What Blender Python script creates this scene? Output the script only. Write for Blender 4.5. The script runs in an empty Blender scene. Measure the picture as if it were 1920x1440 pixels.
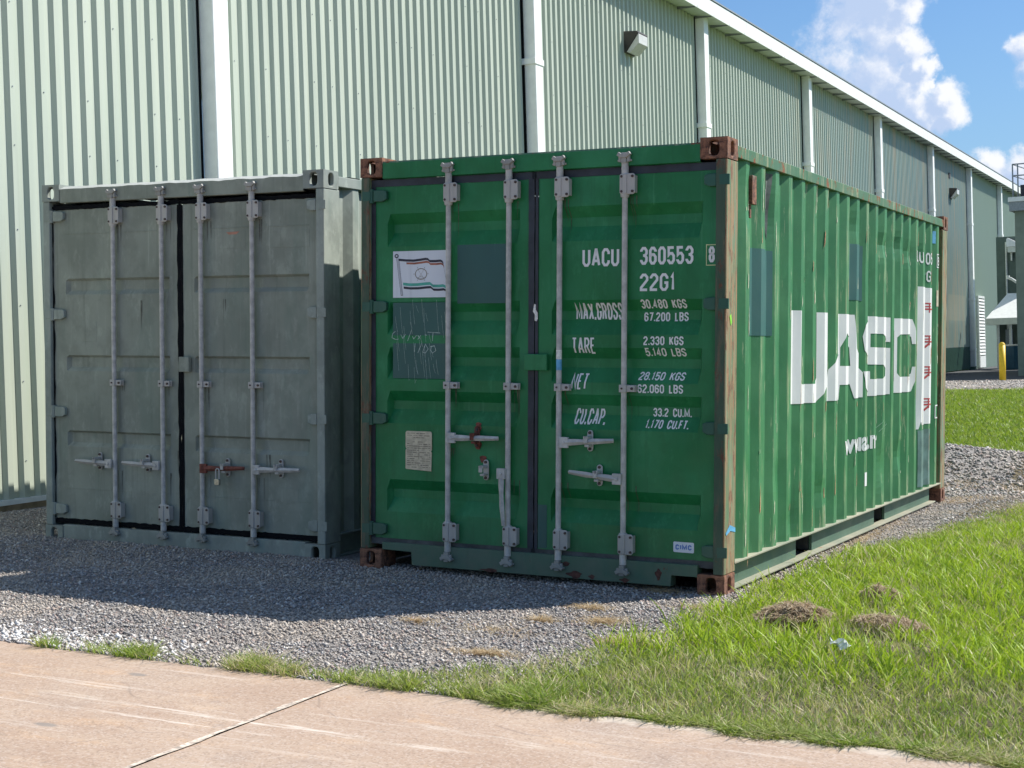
import bpy, bmesh, math, random
import numpy as np
from mathutils import Matrix, Vector
random.seed(7); rng = np.random.default_rng(7)
S = bpy.context.scene
COL = S.collection
# ------------------------------------------------------------------ camera
F_PX = 2836.4846
CB = Matrix(((0.89645, -0.01831, -0.44277), (0.44212, -0.03138, 0.89641), (-0.03031, -0.99934, -0.02004)))
CAM = Vector((2.72586, -8.13512, 1.40966))
cd = bpy.data.cameras.new('camera'); cam = bpy.data.objects.new('camera', cd); COL.objects.link(cam)
cd.sensor_width = 36; cd.lens = F_PX / 1920 * 36; cd.clip_end = 3000; cd.clip_start = .05
m3 = CB @ Matrix.Diagonal((1, -1, -1)); cam.matrix_world = Matrix.Translation(CAM) @ m3.to_quaternion().to_matrix().to_4x4()
S.camera = cam
# ------------------------------------------------------------------ exposure
S.view_settings.view_transform = 'Standard'; S.view_settings.look = 'None'
S.view_settings.gamma = 1; S.view_settings.use_curve_mapping = False
S.view_settings.exposure = 0.52
# ------------------------------------------------------------------ sun and sky
SUN = Vector((.71, .715, 1.0)).normalized()
ELEV = math.asin(SUN.z); AZ = math.atan2(SUN.x, SUN.y)
sl = bpy.data.lights.new('sun', 'SUN'); sl.energy = 5.0; sl.angle = math.radians(.53); sl.color = (1, .95, .87)
so = bpy.data.objects.new('sun', sl); COL.objects.link(so); so.location = (20, 20, 30)
so.rotation_euler = SUN.to_track_quat('Z', 'Y').to_euler()
W = bpy.data.worlds.new('World'); S.world = W; W.use_nodes = True
wt = W.node_tree; wt.nodes.clear()


class NT:
    """tiny helper to write node graphs as expressions"""
    def __init__(s, t): s.t = t; s.L = t.links
    def n(s, ty, **k):
        x = s.t.nodes.new(ty)
        for a, v in k.items(): setattr(x, a, v)
        return x
    def put(s, sock, v):
        if hasattr(v, 'is_output') or isinstance(v, bpy.types.NodeSocket): s.L.new(v, sock)
        elif v is not None:
            try: sock.default_value = v
            except Exception: sock.default_value = (*v, 1)
    def m(s, op, a, b=None, c=None, clamp=False):
        x = s.n('ShaderNodeMath', operation=op); x.use_clamp = clamp
        s.put(x.inputs[0], a)
        if b is not None: s.put(x.inputs[1], b)
        if c is not None: s.put(x.inputs[2], c)
        return x.outputs[0]
    def v(s, op, a, b=None, sc=None):
        x = s.n('ShaderNodeVectorMath', operation=op); s.put(x.inputs[0], a)
        if b is not None: s.put(x.inputs[1], b)
        if sc is not None: s.put(x.inputs['Scale'], sc)
        return x.outputs['Value'] if op in ('LENGTH', 'DISTANCE', 'DOT_PRODUCT') else x.outputs[0]
    def noise(s, vec, scale, detail=4, rough=.55, dist=0.0):
        x = s.n('ShaderNodeTexNoise'); s.put(x.inputs['Vector'], vec); s.put(x.inputs['Scale'], scale)
        x.inputs['Detail'].default_value = detail; x.inputs['Roughness'].default_value = rough
        x.inputs['Distortion'].default_value = dist
        return x.outputs[0]
    def ramp(s, v, a, b, x0=0.0, x1=1.0):
        x = s.n('ShaderNodeMapRange', interpolation_type='SMOOTHSTEP'); s.put(x.inputs[0], v)
        for i, q in zip((1, 2, 3, 4), (a, b, x0, x1)): s.put(x.inputs[i], q)
        return x.outputs[0]
    def mix(s, f, a, b, mode='MIX'):
        x = s.n('ShaderNodeMix', data_type='RGBA', blend_type=mode); s.put(x.inputs[0], f)
        def c(q): return (*q, 1) if isinstance(q, (tuple, list)) and len(q) == 3 else q
        s.put(x.inputs[6], c(a)); s.put(x.inputs[7], c(b))
        return x.outputs[2]
    def mapv(s, vec, scale=(1, 1, 1), rot=(0, 0, 0), loc=(0, 0, 0)):
        x = s.n('ShaderNodeMapping'); s.put(x.inputs[0], vec); x.inputs['Scale'].default_value = scale
        x.inputs['Rotation'].default_value = rot; x.inputs['Location'].default_value = loc
        return x.outputs[0]
    def sep(s, vec):
        x = s.n('ShaderNodeSeparateXYZ'); s.put(x.inputs[0], vec); return x.outputs


def pxdir(u, v):
    return (CB @ Vector(((u - 960) / F_PX, (v - 720) / F_PX, 1))).normalized()


# clouds: a density group evaluated twice (the second time shifted towards the sun) for relief
BL = [(1640, -20, 95, 1), (1700, 10, 42, 1.0), (1712, -40, 50, 1), (1655, 60, 62, .9), (1600, 40, 75, .55), (1575, 120, 70, .45), (1690, 75, 40, .9),
      (1702, 95, 38, 1.0), (1722, 125, 24, 1), (1640, 130, 75, .7), (1600, 170, 60, .5), (1735, 130, 22, .9), (1690, 165, 62, .95), (1740, 150, 26, .8), (1760, 148, 14, .8), (1660, 200, 60, .95), (1730, 205, 55, 1),
      (1780, 185, 42, 1.05), (1785, 215, 38, 1), (1700, 235, 48, .85), (1545, 70, 50, .35), (1760, 235, 30, .7),
      (1855, 315, 34, .8), (1880, 340, 40, .8), (1925, 320, 42, .95), (1985, 330, 70, 1), (1935, 85, 38, .8), (1948, 130, 36, .6), (2100, 300, 110, 1), (2060, 60, 60, .8),
      (1820, 330, 20, .5), (1900, 385, 40, .7)]
g = bpy.data.node_groups.new('cloud_density', 'ShaderNodeTree')
g.interface.new_socket('Vector', in_out='INPUT', socket_type='NodeSocketVector')
g.interface.new_socket('Density', in_out='OUTPUT', socket_type='NodeSocketFloat')
G = NT(g); gi = G.n('NodeGroupInput'); go = G.n('NodeGroupOutput')
vec = gi.outputs[0]
warp = G.n('ShaderNodeTexNoise'); G.put(warp.inputs['Vector'], vec); warp.inputs['Scale'].default_value = 26; warp.inputs['Detail'].default_value = 7; warp.inputs['Roughness'].default_value = .62
off = G.v('SCALE', G.v('SUBTRACT', warp.outputs[1], (.5, .5, .5)), sc=.034)
vw = G.v('ADD', vec, off)
cur = -1.0
for (u, v, r, a) in BL:
    d = G.v('DISTANCE', vw, tuple(pxdir(u, v)))
    q = G.m('MULTIPLY', G.m('SUBTRACT', 1.0, G.m('DIVIDE', d, r * 1.12 / F_PX)), a)
    cur = G.m('SMOOTH_MAX', cur, q, .12) if cur != -1.0 else q
n2 = G.noise(vec, 130, 6, .62)
cur = G.m('ADD', cur, G.m('MULTIPLY', G.m('SUBTRACT', n2, .5), .55))
# the same sort of fair-weather cloud over the rest of the sky
vz = G.sep(vec)[2]
gen = G.noise(G.v('ADD', vec, off), 4.2, 9, .6)
gen = G.m('MULTIPLY', G.m('SUBTRACT', gen, .525), 5.0)
fr = G.v('DOT_PRODUCT', vec, tuple(pxdir(1560, 200)))
gen = G.m('SUBTRACT', gen, G.ramp(fr, .955, .985, 0, 9))
cur = G.m('MAXIMUM', cur, gen)
G.put(go.inputs[0], cur)
Wn = NT(wt)
tc = Wn.n('ShaderNodeTexCoord').outputs['Generated']
sky = Wn.n('ShaderNodeTexSky', sky_type='NISHITA'); sky.sun_disc = False
sky.sun_elevation = ELEV; sky.sun_rotation = AZ; sky.air_density = 1.25; sky.dust_density = .55; sky.ozone_density = 2.2; sky.altitude = 0
sep_dir = Vector((SUN.x, SUN.y, SUN.z))
ga = Wn.n('ShaderNodeGroup'); ga.node_tree = g; Wn.put(ga.inputs[0], tc)
gb = Wn.n('ShaderNodeGroup'); gb.node_tree = g
Wn.put(gb.inputs[0], Wn.v('ADD', tc, tuple(.0095 * (CB @ Vector((.75, -.65, 0))))))
den = ga.outputs[0]
alpha = Wn.ramp(den, .0, .5, 0, .97)
rel = Wn.m('SUBTRACT', den, gb.outputs[0])
lit = Wn.ramp(Wn.m('ADD', rel, Wn.ramp(den, .1, .9, .12, -.22)), -.2, .4, 0, 1)
ccol = Wn.mix(lit, (3.7, 4.6, 6.3), (7.0, 7.1, 7.4))
hz = Wn.sep(tc)[2]
skyc = Wn.mix(1.0, sky.outputs[0], (.43, .62, .87), 'MULTIPLY')
skyc = Wn.mix(Wn.ramp(hz, -.02, .30, .5, .04), skyc, (2.6, 4.2, 6.2))
fin = Wn.mix(alpha, skyc, ccol)
bg = Wn.n('ShaderNodeBackground'); Wn.put(bg.inputs[0], fin); bg.inputs[1].default_value = .10
Wn.L.new(bg.outputs[0], Wn.n('ShaderNodeOutputWorld').inputs[0])


# ================================================================== helpers
def srgb(r, g, b):
    f = lambda c: (c / 255 / 12.92) if c / 255 <= .04045 else ((c / 255 + .055) / 1.055) ** 2.4
    return (f(r), f(g), f(b))


def mat(name, build):
    m = bpy.data.materials.new(name); m.use_nodes = True; t = m.node_tree; t.nodes.clear()
    N = NT(t); b = N.n('ShaderNodeBsdfPrincipled'); o = N.n('ShaderNodeOutputMaterial'); N.L.new(b.outputs[0], o.inputs[0])
    tcn = N.n('ShaderNodeTexCoord')
    build(N, b, tcn.outputs['Object'])
    return m


def bump(N, b, h, strength=.3, dist=.01):
    x = N.n('ShaderNodeBump'); x.inputs['Strength'].default_value = strength; x.inputs['Distance'].default_value = dist
    N.put(x.inputs['Height'], h); N.L.new(x.outputs[0], b.inputs['Normal'])


def plain(name, col, rough=.6, metal=0.0, var=.15, scale=20, bmp=.1):
    def f(N, b, o):
        n = N.noise(o, scale, 5, .6)
        N.put(b.inputs['Base Color'], N.mix(N.ramp(n, .3, .7), tuple(c * (1 - var) for c in col), tuple(min(1, c * (1 + var)) for c in col)))
        b.inputs['Roughness'].default_value = rough; b.inputs['Metallic'].default_value = metal
        if bmp: bump(N, b, N.noise(o, scale * 6, 3), bmp, .003)
    return mat(name, f)


def black(name, col):
    def f(N, b, o):
        b.inputs['Base Color'].default_value = (*col, 1); b.inputs['Roughness'].default_value = .9; b.inputs['Specular IOR Level'].default_value = .12
    return mat(name, f)


def painted(name, col, fade, rust=.0, rough=.45, streak=.5, rustcol=(.19, .07, .03), grime=.4, wave=.35, mottle=0, spec=.5, ridge=0, scuff=0.0, scuffcol=(.45, .47, .3)):
    """old gloss paint: fading in broad clouds, vertical dirt streaks, grime low down, rust spots and scuffs"""
    def f(N, b, o):
        b.inputs['Specular IOR Level'].default_value = spec
        xyz = N.sep(o)
        big = N.noise(o, 1.7, 5, .6)
        c = N.mix(N.ramp(big, .35, .7), col, fade)
        st = N.noise(N.mapv(o, (22, 22, .9)), 1.0, 5, .6)
        c = N.mix(N.ramp(st, .52, .78, 0, streak * .55), c, tuple(q * .55 for q in col))
        st2 = N.noise(N.mapv(o, (34, 34, 1.6), loc=(3, 5, 1)), 1.0, 4, .6)
        c = N.mix(N.ramp(st2, .6, .8, 0, streak * .45), c, tuple(min(1, q * 1.3 + .06) for q in fade))
        low = N.m('MULTIPLY', N.ramp(xyz[2], .0, .5, 1, 0), N.noise(o, 9, 5))
        c = N.mix(N.m('MULTIPLY', low, grime), c, (.16, .15, .12))
        if scuff:
            sc = N.noise(N.mapv(o, (14, 14, 2.2), loc=(8, 1, 4)), 1.0, 7, .7)
            c = N.mix(N.ramp(sc, .62 - .18 * scuff, .66, 0, .75), c, scuffcol)
        if mottle:
            q1 = N.noise(N.mapv(o, (1, 1, .8), loc=(2, 7, 1)), 4.5, 7, .65); q2 = N.noise(N.mapv(o, (1, 1, .45), loc=(9, 3, 1)), 13, 6, .7); q3 = N.noise(N.mapv(o, (2, 2, .5), loc=(1, 3, 8)), 2.2, 5, .6)
            c = N.mix(N.ramp(q1, .44, .60, 0, .55 * mottle), c, tuple(q * .52 for q in col))
            c = N.mix(N.ramp(q2, .54, .66, 0, .5 * mottle), c, tuple(min(1, q * 1.35 + .03) for q in fade))
            c = N.mix(N.ramp(q3, .53, .66, 0, .5 * mottle), c, (col[0] * .6, col[1] * .8, col[2] * .78))
        if ridge:
            rg = N.noise(N.mapv(o, (1, 60, 2.6), loc=(0, 3, 6)), 1.0, 6, .7)
            rz = N.noise(N.mapv(o, (1, 3.2, 1.4), loc=(5, 3, 6)), 1.0, 3, .6)
            kk = N.m('MULTIPLY', N.ramp(xyz[0], -.0165, -.0135), N.m('MULTIPLY', N.ramp(rg, .46, .56), N.ramp(rz, .47, .64, .03, .6)))
            c = N.mix(kk, c, N.mix(N.noise(o, 30, 4), (.30, .38, .20), (.50, .46, .30)))
        r = N.noise(N.mapv(o, (1, 1, .6)), 7.5, 9, .68)
        rm = N.ramp(r, .80 - rust * .36, .84 - rust * .36 + .02)
        rc = N.mix(N.noise(o, 55, 4), tuple(q * .5 for q in rustcol), tuple(q * 1.7 for q in rustcol))
        c = N.mix(rm, c, rc)
        N.put(b.inputs['Base Color'], c)
        N.put(b.inputs['Roughness'], N.m('ADD', N.m('MULTIPLY', rm, .35), N.ramp(N.noise(o, 5, 4), .3, .7, rough - .06, rough + .12), clamp=True))
        h = N.m('ADD', N.m('MULTIPLY', N.noise(o, 2.6, 2, .4), wave * 8), N.m('MULTIPLY', N.noise(o, 160, 3), .12))
        h = N.m('ADD', h, N.m('MULTIPLY', rm, .25))
        bump(N, b, h, .35, .006)
    return mat(name, f)


M = {}
M['green_door'] = painted('green_door_paint', (.007, .155, .044), (.022, .215, .080), rust=.13, rough=.44, spec=.40, mottle=.38, streak=.8, grime=.5)
M['green_side'] = painted('green_side_paint', (.030, .185, .068), (.058, .230, .092), rust=.24, rough=.50, mottle=.3, streak=.6, grime=.35, ridge=1, scuff=.12, scuffcol=(.30, .38, .22))
M['green_rail'] = painted('green_rail_paint', (.045, .150, .075), (.10, .19, .11), rust=.72, rough=.55, streak=.8, grime=.4, scuff=.6, scuffcol=(.36, .36, .22))
M['green_sill'] = painted('green_sill_paint', (.022, .115, .060), (.06, .15, .10), rust=.42, rough=.5, streak=.8, grime=.8, rustcol=(.14, .045, .025))
M['low_rail'] = painted('green_low_rail_paint', (.05, .125, .085), (.075, .16, .11), rust=.15, rough=.5, streak=.3, grime=.3)
M['flange'] = painted('chalky_green_flange', (.26, .29, .21), (.40, .38, .28), rust=.45, rough=.7, streak=.3, rustcol=(.28, .15, .09))
M['green_patch'] = painted('teal_repaint', (.020, .085, .075), (.026, .10, .085), rust=.0, rough=.4, streak=.25, grime=.1)
M['side_patch'] = painted('teal_side_repaint', (.035, .125, .115), (.045, .145, .13), rust=.0, rough=.5, streak=.25, grime=.1)
M['hinge_green'] = painted('hinge_green_paint', (.016, .085, .055), (.03, .11, .07), rust=.2, rough=.45, streak=.3)
M['grey'] = painted('grey_green_matt_paint', (.25, .278, .235), (.31, .338, .288), rust=.10, rough=.8, spec=.25, mottle=.5, streak=.9, grime=.25, wave=.2, rustcol=(.3, .13, .08))
M['grey_post'] = painted('grey_green_post_paint', (.27, .31, .28), (.33, .37, .33), rust=.12, rough=.7, mottle=.7, streak=.6, grime=.3, wave=.1)
M['grey_top'] = painted('pale_sunlit_top_paint', (.48, .50, .46), (.56, .57, .53), rust=.08, rough=.7, streak=.3, grime=0)  # pale roof paint; the header edge's sunlit brightness is put into this colour
M['black_gap'] = black('black_rubber_and_gap_shade', (.006, .007, .009))  # rubber of the grey doors; also paints the gap shade by the downspouts
M['rubber'] = plain('weathered_rubber', (.022, .027, .038), .55, var=.35, scale=9)
M['rubber_dusty'] = plain('dusty_rubber', (.07, .075, .075), .8, var=.4, scale=8)
M['zinc'] = plain('galvanised_bar', (.47, .46, .435), .6, .0, .2, 18)
M['zinc_dirty'] = painted('dirty_galvanised', (.40, .39, .365), (.50, .48, .45), rust=.33, rough=.55, streak=.8, grime=.6, rustcol=(.2, .08, .05))
M['iron'] = painted('dull_cam_iron', (.28, .28, .26), (.40, .39, .36), rust=.40, rough=.6, streak=.5, grime=.6, rustcol=(.16, .07, .05))
M['rustred'] = plain('red_rust', (.16, .05, .035), .85, var=.4, scale=40)
M['bolt'] = plain('dark_bolt', (.075, .05, .045), .6, .3, .3, 60)
M['white'] = painted('white_lettering', (.74, .75, .74), (.80, .80, .79), rust=.0, rough=.5, streak=.3, grime=.0, wave=0)
M['white_side'] = painted('white_side_lettering', (.68, .70, .69), (.80, .80, .79), rust=.2, rough=.55, streak=.5, grime=.0, wave=0, rustcol=(.5, .33, .18))
M['sticker'] = painted('white_sticker', (.62, .66, .72), (.70, .73, .78), rust=.0, rough=.45, streak=.5, grime=0, wave=0)
M['navy'] = plain('navy_print', (.020, .018, .035), .5, var=.2)
M['orange'] = plain('faded_orange_print', (.36, .12, .07), .5, var=.3, scale=30)
M['teal'] = plain('teal_print', (.07, .38, .30), .5, var=.15)
M['red'] = plain('red_print', (.42, .05, .05), .6, var=.4, scale=60)
M['blue'] = plain('blue_print', (.10, .20, .50), .5, var=.1)
M['ink'] = plain('grey_ink', (.24, .21, .16), .7, var=.3, scale=80)
M['plate'] = plain('aged_data_plate', (.53, .47, .34), .45, .1, .18, 30)
M['chalk'] = plain('chalk', (.46, .56, .52), .9, var=.3, scale=60)
M['white_dull'] = plain('scratch_white', (.75, .74, .70), .8, var=.2, scale=60)
M['darktear'] = plain('dark_scrape', (.10, .12, .11), .7, var=.3)
M['blue_paint'] = plain('blue_spray', (.12, .38, .62), .6, var=.2)
M['wood'] = plain('container_underside', (.05, .05, .05), .9)


def rust_casting(N, b, o):
    n = N.noise(o, 24, 9, .75); k = N.noise(o, 70, 5, .7)
    c = N.mix(N.ramp(n, .40, .60), (.075, .032, .022), (.33, .15, .085))
    c = N.mix(N.ramp(N.noise(o, 6, 4), .45, .65, 0, .6), c, (.10, .05, .035))
    c = N.mix(N.ramp(k, .58, .75, 0, .7), c, (.34, .22, .15))
    c = N.mix(N.ramp(N.noise(o, 8, 5), .60, .70, 0, .6), c, (.16, .2, .16))
    N.put(b.inputs['Base Color'], c); b.inputs['Roughness'].default_value = .82
    bump(N, b, N.m('ADD', n, N.m('MULTIPLY', k, .5)), .6, .006)
M['rust'] = mat('rusted_casting', rust_casting)


def post_mat(N, b, o):
    v = N.mapv(o, (26, 26, 1.3)); a = N.noise(v, 1.0, 7, .65); c2 = N.noise(N.mapv(o, (40, 40, 3), loc=(4, 4, 9)), 1.0, 6, .7)
    c = N.mix(N.ramp(a, .38, .56), (.27, .26, .16), (.11, .19, .10))
    c = N.mix(N.ramp(c2, .44, .58, 0, .9), c, (.34, .19, .10))
    c = N.mix(N.ramp(N.noise(N.mapv(o, (15, 15, 4), loc=(1, 2, 3)), 1.0, 8, .75), .52, .60, 0, .9), c, (.17, .07, .04))
    c = N.mix(N.ramp(N.noise(N.mapv(o, (60, 60, 7), loc=(7, 2, 3)), 1.0, 6, .7), .66, .7, 0, .8), c, (.55, .52, .42))
    c = N.mix(N.ramp(N.noise(N.mapv(o, (7, 7, 1.1), loc=(2, 9, 3)), 1.0, 5, .6), .56, .66, 0, .75), c, (.12, .26, .18))
    N.put(b.inputs['Base Color'], c); b.inputs['Roughness'].default_value = .7
    bump(N, b, N.m('ADD', a, c2), .5, .004)
M['post'] = mat('scraped_rusty_post', post_mat)


def cladding(N, b, o):
    xyz = N.sep(o)
    y = xyz[1]
    n = N.noise(N.mapv(o, (3, 3, .35)), 1.0, 5, .6)
    c = N.mix(N.ramp(n, .3, .7), (.42, .475, .395), (.475, .525, .44))
    wn = N.n('ShaderNodeTexWhiteNoise', noise_dimensions='1D'); N.put(wn.inputs['W'], N.m('FLOOR', N.m('DIVIDE', N.m('ADD', y, 100.09), .93)))
    c = N.mix(N.m('MULTIPLY', wn.outputs[0], .16), c, (.30, .36, .30))
    dr = N.noise(N.mapv(o, (1, 5.5, .12), loc=(2, 2, 2)), 1.0, 6, .7)
    c = N.mix(N.ramp(dr, .52, .70, 0, .35), c, (.33, .37, .29))
    # weathered, more colourful sheets in the far bays
    w = N.noise(N.mapv(o, (1, 9, .14)), 1.0, 6, .75)
    w2 = N.noise(N.mapv(o, (1, 12, .3), loc=(5, 5, 5)), 1.0, 6, .75)
    far = N.ramp(y, 19, 36)
    wc = N.mix(N.ramp(w, .4, .62), (.30, .37, .31), (.20, .34, .35))
    wc = N.mix(N.ramp(w2, .50, .60, 0, .8), wc, (.50, .40, .28))
    late = N.ramp(y, 48.6, 49.4)
    wc = N.mix(late, wc, (.29, .38, .31))
    c = N.mix(N.m('MULTIPLY', far, .85), c, wc)
    # one cleaner square on the bay beyond the container
    sq = N.m('MULTIPLY', N.m('MULTIPLY', N.m('GREATER_THAN', y, 45.0), N.m('LESS_THAN', y, 48.3)), N.m('MULTIPLY', N.m('GREATER_THAN', xyz[2], 2.1), N.m('LESS_THAN', xyz[2], 3.0)))
    c = N.mix(N.m('MULTIPLY', sq, .4), c, (.50, .48, .36))
    N.put(b.inputs['Base Color'], c); N.put(b.inputs['Roughness'], .5)
    bump(N, b, N.noise(o, 60, 3), .06, .002)
M['clad'] = mat('sage_cladding', cladding)
M['trim'] = plain('white_trim_metal', (.84, .86, .84), .5, 0, .05, 6)
M['soffit'] = plain('soffit_metal', (.62, .66, .60), .6, 0, .08, 5)
M['trimdark'] = plain('dark_seam_metal', (.20, .22, .24), .6)  # dark grey of the seams between soffit boards
M['wains'] = plain('dark_green_wainscot', (.030, .095, .070), .5, 0, .15, 4)
M['found'] = plain('concrete_footing', (.40, .31, .22), .9, 0, .25, 9, .4)
M['roofm'] = plain('roof_sheet', (.5, .52, .5), .5)
M['bronze'] = plain('bronze_housing', (.045, .04, .038), .5, .2)
M['lens'] = plain('frosted_lens', (.60, .60, .56), .3, 0, .08)
M['yellow'] = plain('yellow_paint', (.78, .52, .02), .5, 0, .08)
M['annex'] = plain('olive_annex_cladding', (.20, .245, .20), .6, 0, .10, 3)
M['annexdark'] = plain('dark_annex_cladding', (.09, .13, .11), .6, 0, .12, 3)
M['steel_pale'] = plain('pale_steel', (.62, .64, .62), .5, .1)
M['steel_grey'] = plain('grey_steel', (.28, .31, .34), .5, .2)
M['darkroof'] = plain('dark_roof', (.05, .05, .065), .7)
M['bluebin'] = plain('blue_plastic', (.015, .075, .13), .5)
M['pad'] = plain('brass_padlock', (.40, .38, .30), .35, .6)

OBJ = []


def link(name, me, m=None, parent=None, **k):
    o = bpy.data.objects.new(name, me); COL.objects.link(o)
    if m is not None and me is not None and not me.materials: me.materials.append(m)
    if parent: o.parent = parent
    for a, v in k.items(): o[a] = v
    return o


def root(name, label, cat, loc=(0, 0, 0), rot=None, group=None):
    o = link(name, None)
    if rot is not None: o.matrix_world = Matrix.Translation(loc) @ rot.to_4x4()
    else: o.location = loc
    o['label'] = label; o['category'] = cat
    if group: o['group'] = group
    return o


class MB:
    def __init__(s): s.v = []; s.f = []
    def add(s, vs, fs):
        n = len(s.v); s.v += [tuple(p) for p in vs]; s.f += [tuple(i + n for i in q) for q in fs]; return s
    def box(s, x0, x1, y0, y1, z0, z1):
        return s.add([(x0, y0, z0), (x1, y0, z0), (x1, y1, z0), (x0, y1, z0), (x0, y0, z1), (x1, y0, z1), (x1, y1, z1), (x0, y1, z1)],
                     [(0, 3, 2, 1), (4, 5, 6, 7), (0, 1, 5, 4), (1, 2, 6, 5), (2, 3, 7, 6), (3, 0, 4, 7)])
    def cyl(s, p0, p1, r, n=12, r1=None):
        p0 = Vector(p0); p1 = Vector(p1); d = (p1 - p0).normalized(); r1 = r if r1 is None else r1
        a = d.orthogonal().normalized(); b = d.cross(a)
        vs = [p0 + (a * math.cos(t) + b * math.sin(t)) * r for t in [2 * math.pi * i / n for i in range(n)]]
        vs += [p1 + (a * math.cos(t) + b * math.sin(t)) * r1 for t in [2 * math.pi * i / n for i in range(n)]]
        return s.add(vs, [(i, (i + 1) % n, n + (i + 1) % n, n + i) for i in range(n)] + [tuple(range(n))[::-1], tuple(range(n, 2 * n))])
    def path(s, pts, r, n=8):
        for a, b in zip(pts, pts[1:]): s.cyl(a, b, r, n)
        return s
    def prism(s, poly, y0, y1):   # polygon in (x,z) extruded along y
        n = len(poly); vs = [(p[0], y0, p[1]) for p in poly] + [(p[0], y1, p[1]) for p in poly]
        return s.add(vs, [tuple(range(n)), tuple(range(n, 2 * n))[::-1]] + [(i, n + i, n + (i + 1) % n, (i + 1) % n) for i in range(n)])
    def prismx(s, poly, x0, x1):  # polygon in (y,z) extruded along x
        n = len(poly); vs = [(x0, p[0], p[1]) for p in poly] + [(x1, p[0], p[1]) for p in poly]
        return s.add(vs, [tuple(range(n))[::-1], tuple(range(n, 2 * n))] + [(i, (i + 1) % n, n + (i + 1) % n, n + i) for i in range(n)])
    def grid(s, P):
        R, C = len(P), len(P[0])
        return s.add([p for r in P for p in r], [(i * C + j, i * C + j + 1, (i + 1) * C + j + 1, (i + 1) * C + j) for i in range(R - 1) for j in range(C - 1)])
    def mesh(s, name, m=None, fix=True):
        me = bpy.data.meshes.new(name); me.from_pydata(s.v, [], s.f); me.update()
        if fix:
            bm = bmesh.new(); bm.from_mesh(me); bmesh.ops.recalc_face_normals(bm, faces=bm.faces); bm.to_mesh(me); bm.free()
        if m: me.materials.append(m)
        return me
    def build(s, name, m, parent=None, bevel=0, smooth=False, **k):
        me = s.mesh(name, m); o = link(name, me, None, parent, **k)
        if smooth: me.shade_smooth()
        if bevel:
            b = o.modifiers.new('bevel', 'BEVEL'); b.width = bevel; b.segments = 2; b.limit_method = 'ANGLE'; b.angle_limit = .6
        return o


def np_mesh(name, V, tris=None, quads=None, m=None):
    me = bpy.data.meshes.new(name)
    me.vertices.add(len(V)); me.vertices.foreach_set('co', np.ascontiguousarray(V, dtype=np.float32).ravel())
    idx = []; st = []; tot = []; c = 0
    for A, k in ((quads, 4), (tris, 3)):
        if A is None or len(A) == 0: continue
        idx.append(A.ravel()); st.append(c + np.arange(len(A)) * k); tot.append(np.full(len(A), k)); c += len(A) * k
    idx = np.concatenate(idx).astype(np.int32); st = np.concatenate(st).astype(np.int32); tot = np.concatenate(tot).astype(np.int32)
    me.loops.add(len(idx)); me.loops.foreach_set('vertex_index', idx)
    me.polygons.add(len(st)); me.polygons.foreach_set('loop_start', st); me.polygons.foreach_set('loop_total', tot)
    me.update(calc_edges=True); me.validate()
    if m: me.materials.append(m)
    return me


# ================================================================== terrain
def sst(t): t = np.clip(t, 0, 1); return t * t * (3 - 2 * t)


def hsh(x, y, k=1.0):
    return (np.sin(x * 1.7 * k + 1.3) * np.cos(y * 2.1 * k + .7) + .5 * np.sin(x * 4.3 * k + y * 3.1 * k) + .25 * np.sin(7.1 * k * x - 5.7 * k * y + 2)) / 1.75


def gz(x, y):
    x = np.asarray(x, float); y = np.asarray(y, float)
    b = -.0337 * np.clip(x, -6.8, 3.0) - .0089 * np.clip(y, -3, 7)
    t = sst((y - 7.5) / 26)
    b = b * (1 - t) + .30 * t
    b = b + .30 * np.exp(-(((x + .75) / 1.9) ** 2 + ((y - 9.0) / 1.25) ** 2)) * sst((y - 6.6) / 1.2)
    gr = sst((x - .1) / .9) * sst((y + 2.7) / 1.5) * (1 - t)
    b = b + gr * (.035 + .02 * hsh(x, y)) + .010 * hsh(x * 1.3, y * 1.3) * sst((y + 2.7) / .6)
    b = b - .9 * sst((np.abs(x) - 60) / 200)
    return b


def terrain(name, xs, ys, m, dz=0.0, keep=None, **k):
    X, Y = np.meshgrid(xs, ys); Z = gz(X, Y) + dz
    V = np.stack([X, Y, Z], -1).reshape(-1, 3); nx, ny = len(xs), len(ys)
    i, j = np.meshgrid(np.arange(nx - 1), np.arange(ny - 1)); a = (j * nx + i).ravel()
    Q = np.stack([a, a + 1, a + nx + 1, a + nx], 1)
    if keep is not None:
        c = V[Q].mean(1); Q = Q[keep(c[:, 0], c[:, 1])]
    me = np_mesh(name, V, quads=Q, m=m); me.shade_smooth()
    return link(name, me, kind='structure', **k)


def soil(N, b, o):
    n = N.noise(o, 3.5, 8, .65); f = N.noise(o, 40, 6, .7); xyz = N.sep(o)
    c = N.mix(N.ramp(n, .35, .65), (.10, .085, .05), (.17, .145, .085))
    c = N.mix(N.ramp(f, .45, .7, 0, .7), c, (.24, .20, .13))
    far = N.ramp(xyz[1], 9, 16)
    gc = N.mix(N.ramp(N.noise(o, 1.1, 6, .6), .35, .65), (.085, .15, .022), (.15, .24, .035))
    gc = N.mix(N.ramp(f, .55, .75, 0, .5), gc, (.05, .08, .02))
    c = N.mix(far, c, gc)
    N.put(b.inputs['Base Color'], c); b.inputs['Roughness'].default_value = .95
    bump(N, b, N.m('ADD', f, n), .7, .03)
M['soil'] = mat('soil_under_grass', soil)


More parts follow.
